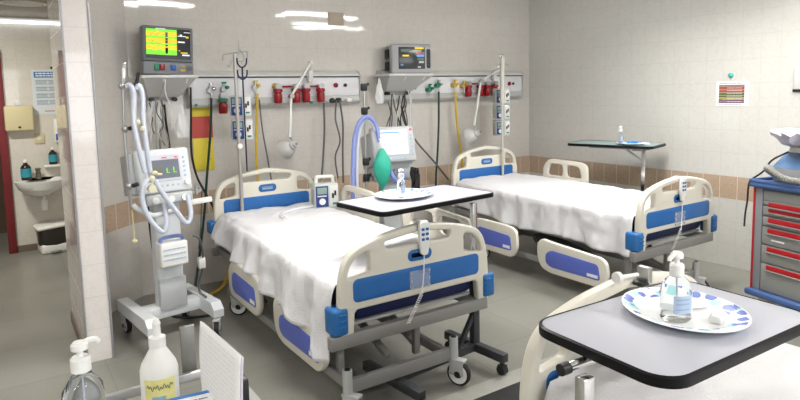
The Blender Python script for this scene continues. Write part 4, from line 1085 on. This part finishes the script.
MB().box(-.185, .185, .04, .28, -.02, .27, .02, 3, Rt).build('rear_case', ventgrey, t)
m = MB(); m.box(-.17, .17, -.06, .18, .85, 1.02, .015, 3, Rw); m.build('valve_block', ventgrey, t)
for x in (-.08, .02): MB().cyl(tuple(Rw @ Vector((x, -.10, .93))), tuple(Rw @ Vector((x, -.05, .93))), .028).build('gas_port', steel, t)
m = MB(); m.box(-.08, .08, -.02, .09, .20, .86, .012, 3, Rw); m.build('column', ventgrey, t)
m = MB(); m.box(-.24, .24, -.03, .05, .12, .20, .01, 2, Rw)
m.build('crossbar', ventwhite, t)
for s in (-1, 1):
    MB().box(s*.24-.035, s*.24+.035, -.28, .30, .12, .20, .015, 2, Rw).build('base_leg', ventwhite, t)
    for y in (-.25, .26):
        p = Rw @ Vector((s*.24, y, 0)); caster(t, p.x-WX, p.y-WY, .05, .3*s, ventgrey, ventgrey, .13)
m = MB(); m.cyl(tuple(Rw @ Vector((-.25,-.08,.80))), tuple(Rw @ Vector((-.25,-.08,1.62))), .009); m.build('arm_rod', steel, t)
for z in (1.63, 1.44, 1.03, .90):
    m = MB(); m.box(-.275, -.225, -.10, -.06, z-.03, z+.03, .01, 2, Rw); m.bar(tuple(Rw @ Vector((-.25,-.08,z))), tuple(Rw @ Vector((-.21,-.09,z+.03))), .022, .022, .005); m.build('arm_joint', black, t)
m = MB(); m.bar(tuple(Rw @ Vector((-.27,-.06,.88))), tuple(Rw @ Vector((-.16,-.02,.88))), .03, .05, .006); m.build('arm_bracket', steel, t)
def w2(*p): return tuple(Rw @ Vector(p))
m = MB(); m.tube([w2(-.385,-.13,.66), w2(-.385,-.13,.85), w2(-.375,-.13,1.05), w2(-.36,-.13,1.22), w2(-.315,-.13,1.35), w2(-.255,-.13,1.395), w2(-.20,-.13,1.365), w2(-.165,-.13,1.29), w2(-.15,-.14,1.19)], .017, 12, 6, 170, .06); m.build('breathing_hose', bluetube, t)
m = MB(); m.tube([w2(-.335,-.10,.66), w2(-.34,-.10,.85), w2(-.335,-.10,1.05), w2(-.32,-.10,1.22), w2(-.285,-.10,1.34), w2(-.24,-.11,1.37), w2(-.20,-.12,1.34), w2(-.175,-.12,1.28)], .0155, 12, 6, 170, .05); m.build('breathing_hose', tubing, t)
m = MB(); m.tube([w2(-.145,-.14,1.22), w2(-.14,-.14,1.15), w2(-.14,-.14,1.10)], .02, 10, 4); m.build('hose_connector', white, t)
m = MB(); m.tube([w2(.03,-.12,.94), w2(.05,-.16,.90), w2(-.01,-.18,.86), w2(-.05,-.17,.90), w2(-.05,-.12,.94)], .018, 10, 5, 50); m.tube([w2(-.03,-.15,.78), w2(-.09,-.15,.70), w2(-.15,-.15,.66), w2(-.05,-.15,.62)], .02, 10, 5, 50); m.build('breathing_hose', bluetube, t)
# green breathing bag
bagc = Vector(w2(-.135,-.15,.985))
m = MB(); prof = []
for k in range(15):
    f = k/14; r = .064*math.sin(PI*min(1, f*.97+.015))**.75*(1.06-.25*abs(f-.45)); prof.append((max(r, .006), .165-.34*f))
rings = []
for r, z in prof[::-1]:
    r *= 1.12
    rings.append([bagc+Vector((r*math.cos(2*PI*i/24)*(1+.05*math.cos(8*PI*i/24)), r*.85*math.sin(2*PI*i/24), z)) for i in range(24)])
m.ring_stack(rings); b_ = thing('breathing_bag', 'green rubber breathing bag hanging before the bright white screen', 'bag', tuple(bagc+Vector((0,0,-.18))))
m.build('bag', teal, b_)
MB().cyl(bagc+Vector((0,0,.155)), bagc+Vector((0,0,.20)), .016).build('neck', white, b_)
m = MB(); m.cyl(bagc+Vector((0,0,-.19)), bagc+Vector((0,0,-.17)), .008); m.build('tail', teal, b_)
t_ = MB(); rows = []
for k in range(10):
    f = k/9; rows.append([Vector(w2(.13+.07*(i/8)+.02*f*math.sin(i), -.12+.012*math.sin(i*2.1+k), .97-.27*f-.02*(i/8))) for i in range(9)])
o = t_.grid(rows).build('cuff', black, sharp=180); md = o.modifiers.new('thickness', 'SOLIDIFY'); md.thickness = .012
tag(o, 'black folded pressure cuff hanging right of the bright white screen', 'cuff')

# clear tube on the first bed
tag(MB().tube([(-3.58,-1.10,.70), (-3.56,-.98,.702), (-3.49,-.88,.703), (-3.39,-.82,.703), (-3.27,-.78,.702), (-3.15,-.76,.70)], .014, 12, 6, 60, .06).build('corrugated_tube', mat('clear_tube', (.85,.87,.92), .2, alpha=.55)), 'clear bent tube lying on the white sheet near the head board', 'tube')

# ------------------------------------------------------------------ crash cart at the right
CX, CY = -1.02, -3.07
t = thing('crash_cart', 'grey drawer cart with red handles and a blue top', 'cart', (CX, CY, 0), math.radians(-13))
D = .55; W_ = .68      # local: front face at x=0 looking -x, running to -y
m = MB(); m.box(.02, D, -W_, 0, .20, .90, .008); m.build('cabinet', cartgrey, t, False)
m = MB(); m.box(-.03, D+.03, -W_-.03, .03, .90, .935, .014, 3); m.box(-.03, 0, -W_-.03, .03, .93, .955, .008, 2); m.box(-.03, D, .005, .03, .93, .955, .008, 2); m.build('top_tray', cartblue, t, False)
m = MB(); m.box(-.035, D+.03, -W_-.03, .035, .155, .20, .014, 3); m.build('base_bumper', cartblue, t, False)
m = MB(); m.box(.0, .03, -.055, 0, .20, .90, .006); m.build('corner_post', mat('post_grey', (.24,.25,.27), .4), t, False)
m = MB(); m.box(-.004, .02, -.002, .012, .20, .90, .003); m.build('red_strip', cartred, t, False)
zs = [(.79,.885),(.72,.785),(.65,.715),(.525,.645),(.40,.52),(.205,.395)]
for i, (a, b) in enumerate(zs):
    if i == 0:
        MB().box(.0, .03, -W_+.01, -.06, a+.03, b, .004).build('drawer', cartgrey, t, False); a2, b2 = a-.03, a+.027
    dd = MB(); dd.box(.0, .03, -W_+.01, -.06, a, b-.004 if i else a+.028, .004); dd = dd.build('drawer', cartgrey, t, False)
    zt_ = (b if i else a+.03)
    MB().box(-.004, .004, -W_+.03, -.10, zt_-.042, zt_-.010, .003).build('handle', cartred, dd, False)
    MB().prism([(-.018, zt_-.046), (.002, zt_-.046), (.002, zt_-.054), (-.006, zt_-.054)], -W_+.03, -.10, 'y') if False else None
    m = MB(); m.box(-.014, .004, -W_+.03, -.095, zt_-.050, zt_-.042, .002); m.build('handle_lip', cartgrey, dd, False)
    if i in (0, 1, 3):
        m = MB(); m.box(-.007, -.002, -.44, -.35, zt_-.034, zt_-.018, .001); m.build('name_tag', paper, dd, False)
m = MB(); lines(m, lambda a, b, c, d_: m.box(-.003, .001, a, b, c, d_), 1, -.22, -.13, .545, .575, .010, 9)
m.build('print', paper, t, False)
for x, y in ((.07, -.06), (.07, -W_+.06), (D-.07, -.06), (D-.07, -W_+.06)):
    m = MB(); m.box(x-.035, x+.035, y-.04, y+.04, .09, .156, .01); m.build('caster_mount', cream if y > -.3 else black, t, False)
    caster(t, x, y, .045, .4, black, black, .1)
Rc = Matrix.Translation((CX, CY, 0)) @ Matrix.Rotation(math.radians(-13), 4, 'Z')
def cw(*p): return tuple(Rc @ Vector(p))
d_ = thing('defibrillator', 'grey and blue device with a screen on top of the drawer cart', 'medical device', cw(.22,-.26,.937), math.radians(-13))
MB().box(-.15, .2, -.30, .20, 0, .11, .02, 3).build('case', mat('device_grey', (.30,.31,.32), .4), d_, False)
m = MB(); m.prism([(-.15, .10), (.2, .10), (.2, .19), (-.02, .19)], -.30, .20, 'y'); m.build('console', mat('device_blue', (.10,.20,.38), .4), d_, False)
m = MB(); m.box(-.14, -.02, .03, .17, .0, .004, .001, 1, Matrix.Translation((0,0,.145)) @ Matrix.Rotation(math.radians(-33), 4, 'Y') @ Matrix.Translation((.02,0,.02))); m.build('screen', mat('device_screen', (.62,.66,.72), .3, emit=.15), d_, False)
MB().box(-.10, .12, -.22, .13, .20, .235, .012, 2).build('paddle_tray', mat('device_cream', (.50,.49,.44), .4), d_, False)
MB().box(.0, .05, -.06, -.01, .18, .21, .004).build('post', mat('device_grey', (.3,.31,.32), .4), d_, False)
rings = []; n = 26
for k, (rx, ry, z) in enumerate(((.06,.05,.0),(.10,.09,.015),(.16,.13,.05),(.19,.16,.085),(.14,.12,.10),(.04,.03,.105))):
    rings.append([Vector(cw(.20+rx*math.cos(2*PI*i/n)*(1+.22*math.sin(i*2.7+k)), -.17+ry*1.15*math.sin(2*PI*i/n)*(1+.2*math.cos(i*1.9+k*2)), 1.178+z+.014*math.sin(i*3.3+k))) for i in range(n)])
tag(MB().ring_stack(rings).build('plastic_bag', pinkbag), 'crumpled lilac printed bag on top of the device on the drawer cart', 'bag')
hose('device_hose', [cw(.10,-.05,.985), cw(.03,-.06,1.02), cw(-.01,-.09,1.04), cw(-.03,-.15,1.02), cw(-.035,-.24,.985), cw(.0,-.36,.975), cw(.05,-.52,.975)], .020, greytube, 'thick grey hose curling on the blue cart top', 'hose', None, 70, 10)
hose('power_cable', [cw(.14,-.12,1.14), cw(.08,-.05,1.08), cw(.05,-.01,1.0), cw(.0,.032,.945), cw(-.01,.045,.90), cw(-.01,.05,.80), cw(-.02,.055,.70), cw(-.03,.05,.62)], .006, black, 'black cable draped down the corner of the drawer cart', 'cable')

# ------------------------------------------------------------------ washroom
t = thing('wash_basin', 'white wall basin in the washroom with a tap', 'basin', (-4.90, 2.3, .5))
o = []
rings = []
for rx, ry, z in ((.05,.05,.60),(.13,.12,.63),(.20,.19,.68),(.225,.21,.74),(.23,.215,.765),(.215,.20,.768),(.19,.17,.74),(.10,.09,.69)):
    rings.append([Vector((-4.90+rx*math.cos(2*PI*i/36), 2.298-.21+ (ry*math.sin(2*PI*i/36) if math.sin(2*PI*i/36) < 0 else min(.205, ry*1.4*math.sin(2*PI*i/36))), z)) for i in range(36)])
MB().ring_stack(rings).build('bowl', ceramic, t)
m = MB(); m.cyl((-4.88,2.18,.62), (-4.88,2.18,.48), .018); m.lathe([(.018,0),(.03,.0),(.03,-.10),(.018,-.11)], (-4.88,2.18,.54), 16); m.build('drain_trap', white, t)
m = MB()
for x in (-4.98, -4.80): m.cyl((x,2.29,.60), (x,2.24,.60), .014); m.cyl((x,2.25,.60), (x+.03,2.22,.63), .007)
m.build('shutoff_valve', black, t)
m = MB(); m.cyl((-4.91,2.22,.765), (-4.91,2.22,.85), .028, .022); m.tube([(-4.91,2.22,.82), (-4.91,2.16,.845), (-4.91,2.12,.82)], .012, 10, 4); m.ell((-4.91,2.22,.865), (.03,.03,.015)); m.build('tap', mat('worn_steel', (.22,.20,.17), .35, metal=.8), t)

def amber_bottle(x, y, z, label, s=1.):
    t = thing('soap_bottle', label, 'bottle', (x, y, z), 0, 'dark soap bottles at the basin')
    MB().lathe([(0,0), (.045*s,0), (.047*s,.01*s), (.047*s,.13*s), (.030*s,.155*s), (.018*s,.165*s), (.018*s,.18*s), (0,.18*s)], (0,0,0), 20).build('bottle_body', amber, t, False)
    MB().lathe([(.048*s,.03*s), (.0485*s,.03*s), (.0485*s,.12*s), (.048*s,.12*s)], (0,0,0), 20).build('label', labelteal, t, False)
    MB().lathe([(0,.18*s), (.02*s,.18*s), (.02*s,.20*s), (.012*s,.21*s), (0,.21*s)], (0,0,0), 14).build('cap', white, t, False)
amber_bottle(-5.02, 2.16, .769, 'larger dark bottle with a teal label on the basin rim')
amber_bottle(-4.765, 2.24, .905, 'smaller dark bottle with a teal label on the soap shelf', .85)
tag(MB().box(-4.855, -4.69, 2.19, 2.30, .875, .903, .012, 3).build('soap_shelf', ceramic), 'small white ceramic soap shelf over the basin', 'shelf')
t = thing('towel_dispenser', 'cream paper towel dispenser on the washroom wall', 'dispenser', (-5.04, 2.25, 1.27))
MB().box(-5.165, -4.91, 2.19, 2.30, 1.27, 1.53, .02, 3).build('cover', cream, t)
MB().cyl((-5.04,2.192,1.31), (-5.04,2.186,1.31), .012).build('lock', black, t)
m = MB(); m.box(-5.06, -5.01, 2.2, 2.25, 1.53, 1.56, .006); tag(m.build('folded_wipe', mat('wipe_blue_white', (.6,.66,.75), .7, noise=.3, nscale=60)), 'small folded wipe lying on the cream dispenser', 'wipe')
t = thing('light_switch', 'square cream switch plate above the basin', 'switch', (-4.87, 2.29, 1.12))
MB().box(-4.915, -4.825, 2.288, 2.30, 1.125, 1.235, .004).build('plate', cream, t)
MB().box(-4.89, -4.85, 2.283, 2.29, 1.16, 1.20, .003).build('rocker', offwhite, t)
t = thing('soap_dispenser', 'white soap dispenser with a blue window at the pillar edge', 'dispenser', (-4.68, 2.26, 1.12))
MB().box(-4.735, -4.64, 2.21, 2.30, 1.13, 1.38, .014, 3).build('cover', white, t)
MB().box(-4.725, -4.66, 2.204, 2.215, 1.155, 1.225, .006).build('window', mat('soap_blue', (.03,.10,.45), .3), t)
t = thing('wash_poster', 'white and blue hand washing poster on the washroom wall', 'poster', (-4.73, 2.297, 1.42))
MB().box(-4.90, -4.62, 2.296, 2.2995, 1.43, 1.90).build('sheet', mat('poster_paper', (.66,.72,.76), .6), t)
m = MB(); m.box(-4.875, -4.63, 2.2945, 2.297, 1.815, 1.875); m.mat(1)
lines(m, lambda a, b, c, d_: m.box(a, b, 2.293, 2.295, c, d_), 2, -4.86, -4.65, 1.822, 1.87, .014, 21)
m.mat(2)
for r in range(4):
    for c in range(2):
        x = -4.865+.12*c; z = 1.745-.07*r
        m.box(x, x+.10, 2.2945, 2.297, z, z+.045)
m.mat(3); lines(m, lambda a, b, c, d_: m.box(a, b, 2.293, 2.295, c, d_), 8, -4.865, -4.65, 1.52, 1.80, .005, 22)
m.mat(4); lines(m, lambda a, b, c, d_: m.box(a, b, 2.293, 2.295, c, d_), 1, -4.80, -4.71, 1.455, 1.475, .010, 23)
m.mat(0).cyl((-4.655,2.296,1.465), (-4.655,2.2935,1.465), .016)
m.build('printing', [inkblue, paper, mat('poster_tint', (.46,.55,.62), .7), ink, mat('pink_ink', (.55,.25,.3), .7)], t)
MB().box(-4.72, -4.66, 2.293, 2.298, 1.905, 1.93).build('clip', black, t)
t = thing('waste_bin', 'white pedal bin lined with a dark bag under the basin', 'bin', (-4.83, 2.13, 0), .12)
MB().box(-.13, .14, -.12, .12, 0, .10, .02, 3).build('base', white, t, False)
rings = []
for k, (s, z) in enumerate(((.88,.055),(.98,.10),(1.0,.2),(1.04,.255))):
    rings.append([Vector((s*.14*math.copysign(abs(math.cos(2*PI*i/28))**.5, math.cos(2*PI*i/28))*(1+.015*math.sin(i*4+k*2)), s*.125*math.copysign(abs(math.sin(2*PI*i/28))**.5, math.sin(2*PI*i/28))*(1+.02*math.cos(i*3+k)), z)) for i in range(28)])
MB().ring_stack(rings).build('liner', binbag, t, False)
MB().box(-.145, .15, -.13, .13, .255, .295, .02, 3, Matrix.Rotation(-.06, 4, 'Y')).build('lid', white, t, False)
MB().box(-.045, .045, -.17, -.11, .012, .03, .005).build('pedal', mat('pedal_grey', (.2,.2,.19), .5), t, False)

# ------------------------------------------------------------------ trolley in the foreground
ZT = .885
t = thing('supply_trolley', 'grey metal trolley carrying bottles and papers at the bottom left', 'trolley', (-5.02, -3.95, 0))
MB().box(-5.34, -4.78, -4.32, -3.66, ZT-.025, ZT, .004).build('top_shelf', lightgrey, t)
MB().box(-5.34, -4.78, -4.32, -3.66, .28, .30, .004).build('lower_shelf', lightgrey, t)
for y in (-3.655, -4.325): MB().bar((-5.34,y,.925), (-4.78,y,.925), .012, .022, .003).build('guard_rail', steel, t)
for x in (-5.325, -4.795):
    for y in (-4.31, -3.67):
        MB().cyl((x, y, .08), (x, y, .93), .013).build('upright', steel, t)
        caster(t, x+5.02, y+3.95, .035, .3, steel, black, .09)
m = MB(); m.bar((-4.90,-3.625,.90), (-4.90,-3.625,1.04), .034, .012, .002, (0,1,0)); m.build('bracket_plate', mat('plate_grey', (.22,.215,.20), .4, metal=.4), t)
# clear pump bottle
pump_bottle('large clear pump bottle at the bottom left on the trolley', (-5.150, -3.865, ZT+.001), PI+.6, .205, .043, False, sy=.8, ph=.12)
# white squeeze bottle with yellow label
t = thing('squeeze_bottle', 'white squeeze bottle with a yellow and blue label on the trolley', 'bottle', (-4.99, -3.735, ZT+.001))
h = .22
MB().lathe([(0,0), (.036,0), (.0395,.006), (.0395,.115), (.036,.128), (.018,.160), (.016,.165), (0,.165)], (0,0,0), 32).build('bottle_body', white, t, False)
m = MB(); m.lathe([(0,.165), (.018,.165), (.0175,.186), (.009,.190), (.008,.212), (.009,.216), (.005,.226), (0,.228)], (0,0,0), 20); m.build('cap', white, t, False)
rows = []
ang = [math.radians(a) for a in range(-150, -50, 8)]
m = MB(); m.grid([[Vector((.0402*math.cos(a), .0402*math.sin(a), z)) for a in ang] for z in (.02,.05,.08,.105)])
m.mat(1); m.grid([[Vector((.0408*math.cos(a), .0408*math.sin(a), z)) for a in ang[3:9]] for z in (.025,.045,.068)])
m.mat(2)
wr = []
for k in range(40):                       # handwriting-like script across the label
    a = math.radians(-140+78*k/39); wr.append(Vector((.0412*math.cos(a), .0412*math.sin(a), .088+.004*math.sin(k*1.3)+.003*math.sin(k*.55))))
m.tube(wr, .0007, 5, 2)
m.build('label', [labelyellow, mat('label_light_blue', (.25,.45,.62), .5, noise=.4, nscale=90), mat('script_green', (.07,.16,.12), .6)], t, False)
# papers
t = thing('paper_sheets', 'upright sheaf of printed white papers standing on the trolley', 'papers', (-4.925, -3.97, ZT))
def sheetpt(a, b, off=0.):          # a along width 0..1, b height 0..1
    return Vector((-4.922-.012*math.sin(b*2.6)+off+.010*a, -3.857-.215*a, ZT+.001+.245*b))
m = MB(); m.grid([[sheetpt(i/10, j/14) for i in range(11)] for j in range(15)]); o = m.build('front_sheet', paper, t, sharp=180)
o.modifiers.new('thickness', 'SOLIDIFY').thickness = .0015
m = MB(); m.grid([[sheetpt(i/10, j/14*.985, .006) for i in range(11)] for j in range(15)]); o = m.build('rear_sheet', paperlilac, t, sharp=180)
o.modifiers.new('thickness', 'SOLIDIFY').thickness = .001
rnd = random.Random(12); m = MB()
for k in range(22):
    b = .95-.9*k/22
    a = .10
    while a < .9:
        w = rnd.uniform(.06, .2); a1 = min(.92, a+w)
        m.grid([[sheetpt(a, b, -.0022), sheetpt((a+a1)/2, b, -.0022), sheetpt(a1, b, -.0022)], [sheetpt(a, b+.006, -.0022), sheetpt((a+a1)/2, b+.006, -.0022), sheetpt(a1, b+.006, -.0022)]]); a = a1+.03
m.build('printing', mat('faint_ink', (.70,.70,.73), .8), t)
t = thing('binder', 'black binder standing behind the white papers', 'binder', (-4.86, -3.97, ZT))
MB().box(-4.895, -4.845, -3.90, -3.83, ZT, ZT+.115, .006).build('cover', black, t)
t = thing('form_pad', 'pad of printed forms with a blue edge lying on the trolley', 'papers', (-5.0, -3.92, ZT))
Rp = Matrix.Translation((-4.985, -3.93, ZT+.001)) @ Matrix.Rotation(math.radians(-8), 4, 'Z')
PH = .112
MB().box(-.06, .055, -.16, .04, 0, PH, .003, 2, Rp).build('pad', paper, t)
m = MB(); m.box(-.06, .055, 0.030, .0402, PH, PH+.0012, 0, 1, Rp); m.mat(1)
lines(m, lambda a, b, c, d_: m.box(a, b, c, d_, PH, PH+.0008, 0, 1, Rp), 10, -.05, .045, -.15, .02, .004, 31)
m.build('printing', [inkblue, ink], t)

# ------------------------------------------------------------------ world, camera, view
w = bpy.data.worlds.new('World'); sc.world = w; w.use_nodes = True
w.node_tree.nodes['Background'].inputs[0].default_value = (.9,.95,1.,1); w.node_tree.nodes['Background'].inputs[1].default_value = .05
cam = bpy.data.cameras.new('Camera'); co = bpy.data.objects.new('Camera', cam); col.objects.link(co); sc.camera = co
F, PITCH, YAW, ROLL, CYP = 604.855, .102412, .588838, -.0217438, 153.2975
cam.sensor_width = 36; cam.sensor_fit = 'HORIZONTAL'; cam.lens = 36*F/800; cam.shift_y = -(200-CYP)/800
cam.clip_start = .05
cyw, syw, cp, sp = math.cos(YAW), math.sin(YAW), math.cos(PITCH), math.sin(PITCH)
fwd = Vector((syw*cp, cyw*cp, -sp)); rgt = Vector((cyw, -syw, 0)); up = rgt.cross(fwd)
r2 = rgt*math.cos(ROLL)+up*math.sin(ROLL); u2 = -rgt*math.sin(ROLL)+up*math.cos(ROLL)
Mc = Matrix((r2, u2, -fwd)).transposed().to_4x4(); Mc.translation = Vector((-5.24889, -5.09267, 1.59300))
co.matrix_world = Mc
sc.view_settings.view_transform = 'Standard'; sc.view_settings.look = 'None'; sc.view_settings.gamma = 1
sc.view_settings.use_curve_mapping = False
sc.view_settings.exposure = 0.52
try:
    sc.cycles.use_denoising = True; sc.cycles.denoiser = 'OPENIMAGEDENOISE'
    sc.cycles.max_bounces = 10; sc.cycles.transmission_bounces = 10; sc.cycles.sample_clamp_indirect = 6
except Exception: pass
